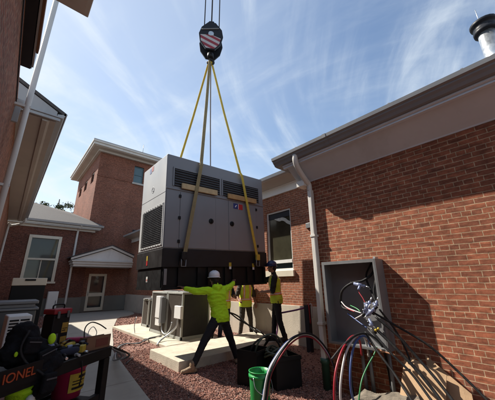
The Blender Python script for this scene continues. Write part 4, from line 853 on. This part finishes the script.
def connector(c, d, s, label):
    s *= 0.78; c = Vector(c); d = Vector(d).normalized(); t = thing('cable_connector',label,'connector',tuple(c),group='blue grey connectors')
    hullb = d.orthogonal().normalized(); q = d.to_track_quat('Z','Y').to_matrix(); hb2 = d.cross(hullb)
    mb = MB(); mb.lathe([(.012*s,-.075*s),(.021*s,-.07*s),(.021*s,-.03*s),(.025*s,-.028*s),(.025*s,.032*s),(.019*s,.036*s),(.019*s,.075*s),(.012*s,.08*s)],c,8,mtx=q); mb.build('barrel','conn',t)
    mb = MB(); p = c+d*.012*s; mb.lathe([(.010*s,-.05*s),(.016*s,-.045*s),(.016*s,.048*s),(.010*s,.052*s)],p+hullb*.03*s,8,mtx=(hullb.to_track_quat('Z','Y').to_matrix())); mb.build('side_branch','conn',t)
    for k in (-.045,0,.05):
        mb = MB(); mb.lathe([(.008*s,0),(.008*s,.012*s),(.005*s,.014*s)],c+d*k*s+hb2*.022*s,6,mtx=(hb2.to_track_quat('Z','Y').to_matrix())); mb.build('bolt','steel',t)
    mb = MB(); mb.lathe([(.009*s,0),(.009*s,.05*s)],c+d*.08*s,8,mtx=q); mb.build('tip','steel',t)
    mb = MB(); mb.lathe([(.017*s,0),(.017*s,.03*s),(.013*s,.05*s)],c-d*.115*s,10,mtx=q); mb.build('tape_wrap','rubber',t); return t
connector((3.80,1.93,1.50),(.2,-1,-.25),1.35,'blue grey connector high in the cabinet')
connector((3.66,1.79,1.22),(.1,-.5,.85),1.45,'largest upright connector at the right edge of the cabinet')
connector((3.62,1.73,1.17),(.1,1,-.75),1.3,'connector lying crosswise below the largest one')
connector((3.62,1.66,1.24),(.0,-.4,.9),1.2,'connector farthest right, tilted up over the cabinet edge')
connector((3.62,1.74,1.02),(.0,.35,.9),1.2,'lowest connector, with yellow tips beside it')
for dy, z in ((1.655,.985),(1.69,.965)):
    mb = MB(); mb.sphere((3.60,dy,z),.016,10); o = mb.build('yellow_cap','label_yel',None,loc=(3.60,dy,z-.016)); tag(o,'small yellow wire cap beside the lowest connector','wire cap','yellow caps')
# heavy cables from the connectors to the ground at right
gC = 'heavy black cables leaving the cabinet'
wire('heavy_cable','rubber',[(3.64,1.70,1.16),(3.72,1.48,1.02),(3.80,1.20,.84),(3.84,.98,.62),(3.80,.76,.40),(3.7,.5,.12)],.013,'topmost black cable running down across the sunlit brick',group=gC)
wire('heavy_cable','rubber',[(3.62,1.68,1.12),(3.66,1.46,.92),(3.68,1.28,.70),(3.64,1.10,.50),(3.56,.92,.28),(3.5,.8,.05)],.016,'second black cable, just above the thick pair',group=gC)
wire('heavy_cable','rubber',[(3.62,1.72,1.0),(3.62,1.50,.80),(3.62,1.30,.60),(3.58,1.14,.42),(3.50,1.00,.25),(3.44,.9,.05)],.019,'thick black cable passing in front of the cardboard',group=gC)
wire('heavy_cable','rubber',[(3.61,1.76,.96),(3.58,1.54,.74),(3.58,1.36,.58),(3.54,1.22,.42),(3.46,1.08,.27),(3.40,.95,.05)],.014,'black cable nestled under the thick one',group=gC)
wire('heavy_cable','rubber',[(3.66,1.86,.92),(3.58,1.70,.74),(3.52,1.52,.56),(3.46,1.40,.43),(3.38,1.26,.28),(3.32,1.1,.05)],.014,'lowest black cable sagging past the tan canvas heap',group=gC)
wire('heavy_cable','rubber',[(3.72,1.66,1.20),(3.84,1.55,.95),(3.86,1.46,.70),(3.80,1.40,.45),(3.7,1.35,.1)],.012,'thin black cable dropping beside the cabinet right side',group=gC)
wire('ground_wire','copper',[(3.80,1.98,.86),(3.76,1.90,.80),(3.74,1.80,.74),(3.73,1.70,.71),(3.74,1.56,.69)],.009,'bare copper wire at the lower lip of the cabinet','wire')
# coloured conductors curling out of the cabinet bottom to the ground at left
gK = 'coloured conductors arching to the ground'
def arch(m, r, dx, lab, xs=1.0, end=None):
    P = [(3.86,1.86,.66),(3.80,1.87,.80),(3.68,1.89,.87+dx*.4),(3.48,1.90,.885+dx),(3.27,1.91,.83+dx*.6),(3.10,1.92,.68),(3.00,1.93,.47),(2.98,1.95,.25),(3.05,1.98,.02)]
    if end: P = end
    return wire('conductor',m,P,r,lab,group=gK,seg=10)
arch('wire_red',.0125,0,'red conductor, outermost of the coloured arch left of the cabinet',end=[(3.72,1.98,.62),(3.66,1.95,.80),(3.50,1.93,.885),(3.32,1.92,.86),(3.12,1.91,.76),(2.97,1.91,.60),(2.90,1.91,.42),(2.90,1.92,.2),(2.95,1.95,.0)])
arch('wire_white',.0125,0,'white conductor just inside the red arch',end=[(3.80,1.93,.60),(3.76,1.92,.80),(3.60,1.90,.895),(3.38,1.89,.86),(3.18,1.89,.74),(3.05,1.89,.56),(3.00,1.90,.38),(3.02,1.91,.2),(3.08,1.94,.0)])
arch('wire_blue',.0125,0,'blue conductor inside the white arch',end=[(3.80,1.88,.66),(3.72,1.87,.83),(3.55,1.86,.88),(3.36,1.86,.82),(3.23,1.86,.66),(3.17,1.86,.50),(3.18,1.87,.36),(3.24,1.88,.22),(3.32,1.9,.0)])
arch('rubber',.014,0,'black conductor crossing over the top of the coloured arch',end=[(3.04,2.0,.68),(3.2,1.93,.81),(3.42,1.88,.90),(3.62,1.85,.905),(3.82,1.83,.84),(3.95,1.80,.72),(4.0-.03,1.78,.55),(3.95,1.76,.3),(3.9,1.75,.05)])
arch('wire_green',.009,0,'green and white striped wire hanging under the cabinet',end=[(3.80,1.80,.73),(3.74,1.83,.64),(3.64,1.87,.54),(3.52,1.90,.42),(3.44,1.91,.30),(3.38,1.92,.15),(3.36,1.93,.0)])
# big arch of cables in the foreground rising out of the green bucket
gB = 'cables arching over the bucket'
def bigarch(m, r, off, lab):
    ox, oy, oz = off
    P = [(2.70+ox,2.86+oy,.0),(2.77+ox,2.88+oy,.12),(2.88+ox,2.90+oy,.37),(3.06+ox,2.90+oy,.55+oz*.6),(3.30+ox*.6,2.89+oy,.70+oz),(3.54+ox*.3,2.86+oy,.775+oz),(3.74,2.80+oy,.76+oz),(3.86,2.72+oy*.5,.66+oz),(3.90,2.60,.50+oz),(3.90,2.52,.3),(3.90,2.5,.05)]
    return wire('conductor',m,P,r,lab,group=gB,seg=10)
bigarch('wire_white',.0135,(0,0,0),'pale white cable on the outside of the big foreground arch')
bigarch('rubber',.0135,(.03,-.02,.015),'black cable in the big foreground arch beside the white one')
bigarch('wire_red',.011,(.06,-.01,-.03),'red cable inside the big foreground arch')
bigarch('wire_purple',.0135,(.04,.03,-.015),'purple cable in the big foreground arch')
bigarch('wire_blue',.010,(.015,.03,.0),'thin blue cable in the big foreground arch')
wire('conductor','olive_wire',[(3.26,3.60,.06),(3.27,3.58,.40),(3.33,3.53,.62),(3.48,3.46,.72),(3.62,3.38,.68),(3.70,3.32,.50),(3.70,3.30,.2)],.016,'dark green cable arching above the black bin',group=gB)
wire('conductor','rubber',[(3.20,3.66,.06),(3.21,3.64,.40),(3.28,3.58,.60),(3.44,3.50,.68),(3.58,3.42,.66),(3.66,3.36,.50),(3.66,3.34,.2)],.016,'dull black cable arching above the black bin',group=gB)

# ------------------------------------------------------------------ bucket, bins, pipes near it
bk = thing('bucket','green plastic bucket at the foot of the big cable arch','bucket',(2.91,3.08,0.012))
mb = MB(); mb.lathe([(.125,.012),(.132,.03),(.145,.30),(.148,.31),(.156,.312),(.156,.345),(.148,.347),(.149,.375),(.155,.378),(.155,.388),(.143,.388),(.138,.30),(.122,.04),(.05,.035)],(2.91,3.08,0),28); bkb = mb.build('bucket_body','green',bk)
mb = MB(); mb.tube(spline([(2.76,3.05,.33),(2.74,2.98,.22),(2.82,2.90,.15),(2.96,2.90,.15),(3.05,2.99,.22),(3.06,3.06,.33)],6),.004,6); mb.build('bucket_handle','steel',bk)
def bin_(c, w, d, h, yaw, label):
    t = thing('tool_bin',label,'bin',(c[0],c[1],0.01)); m = Matrix.Translation((c[0],c[1],0.01)) @ Matrix.Rotation(yaw,4,'Z'); mb = MB()
    th = .015
    for a in ((-w/2,w/2,-d/2,-d/2+th,0,h),(-w/2,w/2,d/2-th,d/2,0,h),(-w/2,-w/2+th,-d/2+th,d/2-th,0,h),(w/2-th,w/2,-d/2+th,d/2-th,0,h),(-w/2+th,w/2-th,-d/2+th,d/2-th,0,.02)): mb.box(*a,mtx=m)
    mb.build('bin_shell','black',t)
    for a in ((-w/2-.012,w/2+.012,-d/2-.014,-d/2-.001,h-.06,h-.01),(-w/2-.012,w/2+.012,d/2+.001,d/2+.014,h-.06,h-.01)): mb = MB(); mb.box(*a,bev=.004,mtx=m); mb.build('bin_rim','black',t)
    return t
bin_((3.34,3.66),.42,.38,.50,rad(12),'taller black bin just behind the green bucket')
bin_((3.60,3.28),.44,.40,.44,rad(-18),'lower black bin right of the green bucket under the cables')
gw = thing('cable_coil','coil of dull green cable lying over the right black bin','cable coil',(3.5,3.3,.45))
mb = MB()
for k in range(6):
    pts = [(3.50+(.20-.012*k)*math.cos(a),3.32+(.15-.01*k)*math.sin(a)*1.1,.455+.012*k+.04*math.sin(a*2+k)) for a in [2*math.pi*q/28 for q in range(29)]]
    mb.tube(pts,.013,8,cap=False)
mb.build('coil_loops','olive_wire',gw)
pp = MB(); pp.box(5.56,5.68,4.17,4.29,0,1.02,bev=.01); o = pp.build('timber_post','soffit_dark',None,loc=(5.62,4.23,0)); tag(o,'dark square post standing beside the annex corner by the beige foundation','post')
wire('hose','wire_purple',[(5.58,4.30,.95),(5.42,4.45,.90),(5.25,4.9,.80),(5.5,5.2,.72),(5.75,5.35,.4),(5.7,5.4,.1)],.02,'dull red hose curving behind the worker at the right','hose')
wire('hose','rubber',[(4.55,6.7,.05),(4.75,6.75,.55),(4.95,6.72,.74),(5.3,6.6,.66),(5.45,6.3,.45),(5.5,5.9,.22)],.022,'black hose looping behind the slab below the generator','hose')
wire('hose','rubber',[(5.0,6.5,.75),(5.15,6.2,.55),(5.25,5.6,.36),(5.2,5.2,.22),(4.95,5.0,.19)],.018,'dark hose trailing over the back of the slab to the right worker','hose')
pb = MB(); pb.tube([(3.78,3.7,.62),(4.10,4.35,.19)],.022,10); o = pb.build('pry_bar','black',None,loc=(3.95,4.0,.18)); tag(o,'black pry bar leaning over the black bin toward the slab','bar')
wire('cable_offcut','wire_red',[(5.60,4.20,1.03),(5.56,4.15,1.04),(5.54,4.12,.95),(5.55,4.12,.62)],.016,'short red cable hung over the dark square post')
wire('cable_offcut','wire_white',[(5.65,4.18,1.03),(5.66,4.14,1.04),(5.66,4.12,.96),(5.64,4.12,.74)],.014,'short white cable end hung over the dark square post')
wire('conduit_pipe','rubber',[(3.9,3.35,.42),(3.6,3.9,.35),(3.5,4.2,.30)],.03,'black conduit pipe end lying beyond the bins','pipe')

# cardboard and canvas at the lower right
def sheet(name, m, corners, thick, label, cat, bend=0.0):
    P = [Vector(c) for c in corners]; n = (P[1]-P[0]).cross(P[3]-P[0]).normalized(); mb = MB(); K = 6; rows = []
    for i in range(K+1):
        r = []
        for j in range(K+1):
            u, v = i/K, j/K; p = P[0].lerp(P[1],u).lerp(P[3].lerp(P[2],u),v)+n*bend*math.sin(u*math.pi)*(.6+.4*v)+n*.006*noise.noise(Vector((u*4,v*4,bend*50)))
            r.append((mb.b.verts.new(p),mb.b.verts.new(p+n*thick)))
        rows.append(r)
    for i in range(K):
        for j in range(K):
            for q in (0,1): mb.face([rows[i][j][q],rows[i+1][j][q],rows[i+1][j+1][q],rows[i][j+1][q]])
    for i in range(K):
        for j in (0,K): mb.face([rows[i][j][0],rows[i+1][j][0],rows[i+1][j][1],rows[i][j][1]]); mb.face([rows[j][i][0],rows[j][i+1][0],rows[j][i+1][1],rows[j][i][1]])
    o = mb.build(name,m,None,loc=P[0]); tag(o,label,cat); return o
sheet('cardboard_sheet','card',[(3.62,1.60,.05),(3.56,1.14,.05),(3.82,1.08,.56),(3.88,1.50,.68)],.008,'wide tan cardboard flap leaning on the brick under the cables','cardboard',.02)
sheet('cardboard_sheet','card',[(3.74,1.24,.05),(3.70,.86,.05),(3.86,.90,.42),(3.96,1.30,.70)],.008,'narrow torn cardboard strip leaning behind the wide flap','cardboard',.015)
sheet('cardboard_sheet','card',[(3.40,1.56,.03),(3.30,1.20,.03),(3.62,1.02,.26),(3.66,1.44,.30)],.008,'low cardboard flap lying at the edge of the canvas heap','cardboard',.03)
tp = MB(); K = 120; rows = []
for i in range(K+1):
    r = []
    for j in range(K+1):
        u, v = i/K, j/K; x = 2.95+u*1.0; y = 1.05+v*1.2; e = min(u,1-u,v,1-v)*(4.2+2*noise.noise(Vector((x*3,y*3,9)))); e = min(1,max(0,e))**.7
        wv = 2.2*noise.noise(Vector((x*2.2,y*2.2,5))); st = (x*.9-y*.55)*70+6*wv; cz = noise.noise(Vector((x*5+y*4,(y-x)*1.6,2))); rdg = -.05*(abs(cz)**.6)+.045*noise.noise(Vector((x*2.6,y*2.6,3)))+.02*noise.noise(Vector((x*8,y*5,1)))+.005*noise.noise(Vector((x*26,y*26,1))); z = e*(.15+.30*u**1.3*(1-.5*v)+rdg)+.006
        r.append(tp.b.verts.new((x,y,max(.008,z))))
    rows.append(r)
for i in range(K):
    for j in range(K): tp.face([rows[i][j],rows[i+1][j],rows[i+1][j+1],rows[i][j+1]],True)
o = tp.build('canvas_heap','tarp',None,loc=(3.4,1.75,0)); tag(o,'rumpled tan canvas heap on the ground under the cabinet','canvas')

# ------------------------------------------------------------------ work cart at lower left
E1 = Vector((1.04,3.46,0)); E0 = Vector((-0.20,2.53,0)); ed = (E1-E0).normalized(); en = Vector((-ed.y,ed.x,0))      # edge direction, away from camera
CM = Matrix(((ed.x,en.x,0,E0.x),(ed.y,en.y,0,E0.y),(0,0,1,0),(0,0,0,1))); LEN = (E1-E0).length; DEP = .55
ct = thing('work_cart','black steel work cart crowded with tools at the lower left','cart',tuple(E0),rot=(0,0,math.atan2(ed.y,ed.x)),local=True)
mb = MB(); mb.box(0,LEN,0,DEP,.80,.90,bev=.008); mb.build('cart_top','cart',ct)
for xx in (0.03,LEN-.10):
    for yy in (0.0,DEP-.07): mb = MB(); mb.box(xx,xx+.085,yy+.002,yy+.07,0.0,.798,bev=.006); mb.build('leg','cart',ct)
mb = MB(); mb.box(.12,LEN-.104,.005,.06,.42,.485,bev=.005); mb.box(.12,LEN-.104,DEP-.06,DEP-.005,.42,.485,bev=.005); mb.box(.12,LEN-.104,.062,DEP-.062,.43,.455); mb.build('shelf','cart',ct)
pnl = MB(); pnl.box(.05,.70,-.012,-.001,.84,.975); pnl = pnl.build('sign_panel','cart',ct)
letters('IONEL',.088,'label_org',pnl,Matrix.Translation((.515,-.0165,.915)) @ Matrix.Rotation(rad(90),4,'X') @ Matrix.Diagonal((1.0,1,1,1)),'sign_lettering',.004)
def C(x, y, z): return CM @ Vector((x,y,z))
def cart_item(name, label, cat, c, group=None): return thing(name,label,cat,tuple(C(*c)),group=group)
# black tool pack with lime patches
bp = cart_item('tool_backpack','bulky black tool backpack with lime patches slumped over the cart edge','backpack',(.62,.12,.9))
mb = MB()
for (x,y,z,r,sx,sy,sz) in ((.68,.22,1.12,.12,.95,.8,1.15),(.62,.20,1.02,.11,1.0,.8,1.0),(.76,.16,1.0,.12,1,.8,1.0),(.78,.06,.90,.10,1.0,.6,1.0),(.76,.0,.78,.085,1.0,.5,1.2),(.84,.03,.92,.08,1,.5,1)):
    mb.sphere(C(x,y,z),r,16,(sx,sy,sz))
fuse(mb,'pack_body','bag',bp,.014,3,fold=.022,fsc=11)
for (x,y,z,sx,sz,ry) in ((.66,.085,1.08,.07,.06,.2),(.76,.03,.99,.075,.05,-.2),(.74,-.055,.80,.06,.07,.1)):
    mb = MB(); mb.box(-sx,sx,-.02,.02,-sz,sz,bev=.014,mtx=CM @ Matrix.Translation((x,y,z)) @ Matrix.Rotation(ry,4,'Y')); pk = mb.build('pocket','bag',bp)
    mb = MB(); mb.box(-sx*.8,sx*.8,-.026,-.0205,sz*.35,sz*.5,mtx=CM @ Matrix.Translation((x,y,z)) @ Matrix.Rotation(ry,4,'Y')); mb.build('zip','louver',pk)
mb = MB(); mb.sphere(C(.83,.08,1.10),.036,14,(.85,.6,1.25)); mb.build('lime_patch','lime',bp)
mb = MB(); mb.sphere(C(.55,.10,1.04),.016,12,(.8,.5,1.2)); mb.build('lime_patch','lime',bp)
mb = MB(); mb.tube(spline([C(.62,.10,1.20),C(.56,.08,1.08),C(.60,.04,.97),C(.70,-.04,.86),C(.72,-.06,.74)],6),.010,8); mb.build('shoulder_strap','rubber',bp)
# battery pack case
bt = cart_item('battery_case','black tool case with red lid and yellow labels at the back of the cart','tool case',(1.20,.44,.9))
m = CM @ Matrix.Translation((1.20,.44,.9)) @ Matrix.Rotation(rad(-6),4,'Z') @ Matrix.Diagonal((.88,.8,1.20,1))
mb = MB(); mb.box(-.105,.105,-.09,.09,.0,.30,bev=.012,mtx=m); mb.build('case_shell','black',bt)
mb = MB(); mb.box(-.115,.115,-.10,.10,.302,.345,bev=.012,mtx=m); mb.build('case_lid','lid_red',bt)
mb = MB(); mb.tube(spline([m @ Vector(p) for p in ((-.07,0,.34),(-.06,0,.375),(.06,0,.375),(.07,0,.34))],5),.008,8); mb.build('carry_handle','black',bt)
for xx in (-.06,.06): mb = MB(); mb.box(xx-.015,xx+.015,-.112,-.1005,.27,.325,bev=.003,mtx=m); mb.build('latch','grey_plastic',bt)
for z0,z1 in ((.04,.12),(.15,.23)):
    mb = MB(); mb.box(.015,.09,-.094,-.0905,z0,z1,mtx=m); lb_ = mb.build('case_label','label_gold',bt); mb = MB(); mb.box(.022,.06,-.0975,-.0945,z0+.015,z0+.022,mtx=m); mb.build('label_mark','black',lb_); mb = MB(); mb.box(.022,.082,-.0975,-.0945,z0+.032,z0+.037,mtx=m); mb.build('label_mark','black',lb_)
mb = MB(); mb.box(-.08,-.02,-.094,-.0905,.04,.15,mtx=m); mb.build('grey_label','grey_plastic',bt)
# drills
def drill(c, yaw, mb_body, label, grp='cordless drills on the cart', s=1.0):
    t = cart_item('cordless_drill',label,'drill',c,grp); m = CM @ Matrix.Translation(c) @ Matrix.Rotation(yaw,4,'Z') @ Matrix.Scale(s,4)
    def pt(p): return m @ Vector(p)
    mb = MB(); hull(mb,pt((-.07,0,.05)),pt((.05,0,.05)),.034*s,.030*s); mb.build('motor_body',mb_body,t)
    mb = MB(); hull(mb,pt((.055,0,.05)),pt((.11,0,.05)),.022*s,.014*s); mb.build('chuck','black',t)
    mb = MB(); hull(mb,pt((-.045,0,.04)),pt((-.07,-.10,.03)),.022*s,.020*s); mb.build('grip','black',t)
    mb = MB(); mb.box(-.115,-.03,-.155,-.105,.0,.06,bev=.008,mtx=m); mb.build('battery',mb_body,t); return t
drill((1.20,.22,.92),rad(25),'label_yel','yellow and black drill lying in the middle of the cart')
drill((1.38,.36,.93),rad(110),'pink','maroon drill with upright battery behind the brown box')
drill((1.05,.10,.90),rad(160),'navy','dark drill lying at the near edge of the cart')
drill((1.06,.30,.93),rad(60),'flagblue','blue grey drill behind the yellow one')
# sundries
rnd = random.Random(11)
for k,(x,y,m,lab) in enumerate(((.98,.05,'steel','steel spanner lying at the front edge of the cart'),(1.22,.06,'steel','steel bit holder in front of the small bottle'),(.95,.14,'copper','copper fitting beside the black backpack'),(1.10,.03,'wire_white','white marker lying on the cart edge'))):
    a = rnd.uniform(0,3); mb = MB(); p0 = C(x-.06*math.cos(a),y-.03*math.sin(a),.915); p1 = C(x+.06*math.cos(a),y+.03*math.sin(a),.915); mb.tube([p0,p1],.012,8); mb.sphere(p1,.018,8); o = mb.build('hand_tool',m,None,loc=p0); tag(o,lab,'tool','hand tools on the cart')
bo = cart_item('spray_bottle','small dark bottle standing between the drills and the brown box','bottle',(1.24,.12,.9)); c = C(1.24,.12,.9); mb = MB(); mb.lathe([(.018,0),(.020,.01),(.020,.06),(.010,.075)],c,12); mb.build('bottle_body','black',bo); mb = MB(); mb.lathe([(.011,.076),(.011,.09),(.02,.092),(.02,.105)],c,10); mb.build('nozzle','grey_plastic',bo)
cbx = cart_item('parts_box','open brown cardboard parts box at the right end of the cart','box',(1.44,.14,.9)); m = CM @ Matrix.Translation((1.42,.12,.9)) @ Matrix.Rotation(rad(-14),4,'Z') @ Matrix.Diagonal((1.2,1,1.1,1))
mb = MB()
for a in ((-.115,.115,-.06,-.053,0,.115),(-.115,.115,.053,.06,0,.105),(-.115,-.108,-.053,.053,0,.11),(.108,.115,-.053,.053,0,.10),(-.108,.108,-.053,.053,0,.006)): mb.box(*a,mtx=m)
mb.build('box_walls','card_dark',cbx)
mb = MB(); mb.box(-.03,.09,-.0635,-.0605,.02,.09,mtx=m); mb.build('box_label','rust_print',cbx)
wire('lead_wire','rubber',[tuple(C(1.36,.2,.95)),tuple(C(1.36,.22,1.10)),tuple(C(1.44,.22,1.15)),tuple(C(1.54,.20,1.12)),tuple(C(1.62,.16,1.06))],.006,'thin black lead curling up out of the brown parts box','wire')
wire('lead_wire','wire_white',[tuple(C(1.40,.2,.95)),tuple(C(1.42,.22,1.06)),tuple(C(1.48,.22,1.10)),tuple(C(1.52,.20,1.04)),tuple(C(1.50,.2,.98))],.004,'thin pale wire looping above the brown parts box','wire')
wire('strap_tail','rubber',[tuple(C(1.12,-.01,.86)),tuple(C(1.13,-.02,.74)),tuple(C(1.12,-.02,.66))],.006,'short black strap hanging under the cart edge','strap')
rnd = random.Random(21)
for k in range(34):
    x, y = rnd.uniform(.92,1.36), rnd.uniform(.04,.50); z = .905+rnd.random()*.05+max(0,.06-abs(y-.25)*.2); a = rnd.uniform(0,6.28); L = rnd.uniform(.05,.12); m_ = rnd.choice(('black','rubber','grey_plastic','steel','black','navy','label_gold','black','louver'))
    p0 = C(x-L*math.cos(a)/2,y-L*math.sin(a)/2,z); p1 = C(x+L*math.cos(a)/2,y+L*math.sin(a)/2,z+rnd.uniform(-.01,.03)); mb = MB(); q = rnd.random()
    if q < .4: mb.tube([p0,p0.lerp(p1,.55),p0.lerp(p1,.56),p1],.012,7,rend=.005)
    elif q < .7: hull(mb,p0,p0.lerp(p1,.5),.016,.013); mb.tube([p0.lerp(p1,.5),p1],.006,6)
    else: mb.box(-L/2,L/2,-.018,.018,-.012,.012,bev=.004,mtx=CM @ Matrix.Translation((x,y,z)) @ Matrix.Rotation(a,4,'Z') @ Matrix.Rotation(rnd.uniform(-.3,.3),4,'Y'))
    o = mb.build('hand_tool',m_,None,loc=p0); tag(o,'small dark hand tool in the heap in the middle of the cart','tool','hand tools on the cart')
# things on and under the shelf
def pail(c, r, h, m, label, lid, extra=None):
    t = cart_item('pail',label,'pail',c); p = C(*c); mb = MB(); mb.lathe([(r*.85,0),(r,h-.05),(r*1.06,h-.048),(r*1.06,h-.02),(r*1.0,h-.018),(r*1.0,h),(r*.9,h)],p,26); mb.build('pail_body',m,t)
    mb = MB(); q = (E0-p); 
    for k in range(-4,5):
        pass
    return t
t = pail((1.32,.29,.487),.145,.30,'pink','pink plastic pail with yellow label on the cart shelf',None)
p = C(1.32,.29,.487); mb = MB(); av = math.atan2(-en.y,-en.x)
for q in range(8):
    a0 = av-.75+q*.17; a1 = a0+.172; rr0,rr1 = .1405,.147
    mb.poly([p+Vector((rr0*math.cos(a0),rr0*math.sin(a0),.06)),p+Vector((rr0*math.cos(a1),rr0*math.sin(a1),.06)),p+Vector((rr1*math.cos(a1),rr1*math.sin(a1),.22)),p+Vector((rr1*math.cos(a0),rr1*math.sin(a0),.22))])
lab_ = mb.build('pail_label','label_yel',t)
mb = MB()
for z0,z1,a0,a1 in ((.085,.105,-.55,.45),(.125,.135,-.55,.1),(.15,.158,-.55,.3),(.175,.20,-.2,.5)):
    for q in range(4): b0 = av+a0+(a1-a0)*q/4; b1 = av+a0+(a1-a0)*(q+1)/4; mb.poly([p+Vector((.1495*math.cos(a),.1495*math.sin(a),z)) for a,z in ((b0,z0),(b1,z0),(b1,z1),(b0,z1))])
mb.build('label_marks','black',lab_)
t = pail((.72,.16,.487),.105,.30,'lime','lime green pail with white patch below the orange lettering',None)
p = C(.72,.16,.487); mb = MB(); mb.sphere(p+Vector((.118*math.cos(av-.2),.118*math.sin(av-.2),.20)),.035,10,(1,1,1.2)); mb.build('white_patch','white',t)

# ------------------------------------------------------------------ equipment left behind the cart
ac = thing('condenser_unit','small white louvred condenser on a low stand behind the cart','air conditioner',(.37,7.6,0))
m = Matrix.Translation((.37,7.6,0)) @ Matrix.Rotation(rad(4),4,'Z')
mb = MB(); mb.box(-.19,.19,-.30,.30,.26,.98,bev=.02,mtx=m); mb.build('casing','white',ac)
mb = MB()
for cxx in (-.155,.012):
    for k in range(11): mb.box(cxx,cxx+.143,-.309,-.301,.32+k*.056,.32+k*.056+.030,mtx=m)
mb.build('louvre_slots','black',ac)
for sx in (-.14,.14): mb = MB(); mb.box(sx-.03,sx+.03,-.27,.27,.0,.257,mtx=m); mb.build('stand_foot','grey_plastic',ac)
gu = thing('condenser_unit','dark grey box condenser with ribbed top behind the white one','air conditioner',(.32,9.1,0))
mb = MB(); mb.box(-.10,.74,8.7,9.5,.03,.98,bev=.025); mb.build('casing','grey_plastic',gu)
mb = MB(); mb.box(-.14,.78,8.66,9.54,.983,1.04,bev=.015); mb.box(-.08,.70,8.72,9.48,1.043,1.12,bev=.01); mb.box(-.13,.76,8.67,9.53,1.123,1.20,bev=.02); mb.build('top_cover','alu',gu)
mb = MB(); mb.box(.742,.75,8.75,9.45,.1,.9); mb.build('side_coil','ac_dark',gu)
bc = thing('equipment_case','tall black equipment case with cream top strip standing before the low wing','case',(.57,10.6,0))
mb = MB(); mb.box(.20,.98,10.3,10.9,.0,1.55,bev=.015); mb.build('case_body','black',bc)
mb = MB(); mb.box(.19,.99,10.285,10.92,1.553,1.76,bev=.012); tp_ = mb.build('top_strip','cream',bc)
mb = MB(); mb.box(.47,.72,10.262,10.283,1.68,1.73,bev=.01); mb.build('handle','black',tp_)
jk = thing('work_jacket','black jacket bundled at the left end of the cart','jacket',tuple(C(.40,.4,.9)))
mb = MB()
for (x,y,z,r) in ((.40,.42,1.05,.13),(.46,.42,1.16,.11),(.32,.40,.98,.14),(.50,.40,1.0,.10)): mb.sphere(C(x,y,z),r,14,(1,.9,1.1))
fuse(mb,'jacket_cloth','bag',jk,.014,3,fold=.02,fsc=12)
cl_ = cart_item('glass_jar','small pale jar near the left end of the cart','jar',(.30,.04,.9)); mb = MB(); mb.lathe([(.028,0),(.03,.01),(.03,.06),(.022,.07),(.022,.08)],C(.30,.04,.9),14); mb.build('jar_body','off_white',cl_); mb = MB(); mb.lathe([(.025,.081),(.025,.095)],C(.30,.04,.9),12); mb.build('jar_lid','steel',cl_)
# extension lead across the gravel to the condensers
for k,(m,r,off) in enumerate((('wire_white',.011,0),('rubber',.012,.05),('louver',.010,-.05))):
    wire('extension_lead',m,[tuple(C(1.55,.12+off*.3,.92)),(1.45+off,4.2,.62),(1.95+off,6.2,.14),(2.45,7.7+off,.05),(2.75,8.05+off,.045),(3.0,7.85-off,.05),(3.25,8.0+off*1.5,.08),(3.45,8.12-off,.09),(3.8,8.2+off,.095)],r,('pale','black','grey')[k]+' extension lead running over the gravel to the condensers','cable','extension leads')
bar = MB(); bar.tube([(2.15,6.15,.035),(2.42,6.55,.035)],.012,8); o = bar.build('iron_bar','louver',None,loc=(2.15,6.15,.02)); tag(o,'thin dark bar lying at the edge of the walkway','bar')
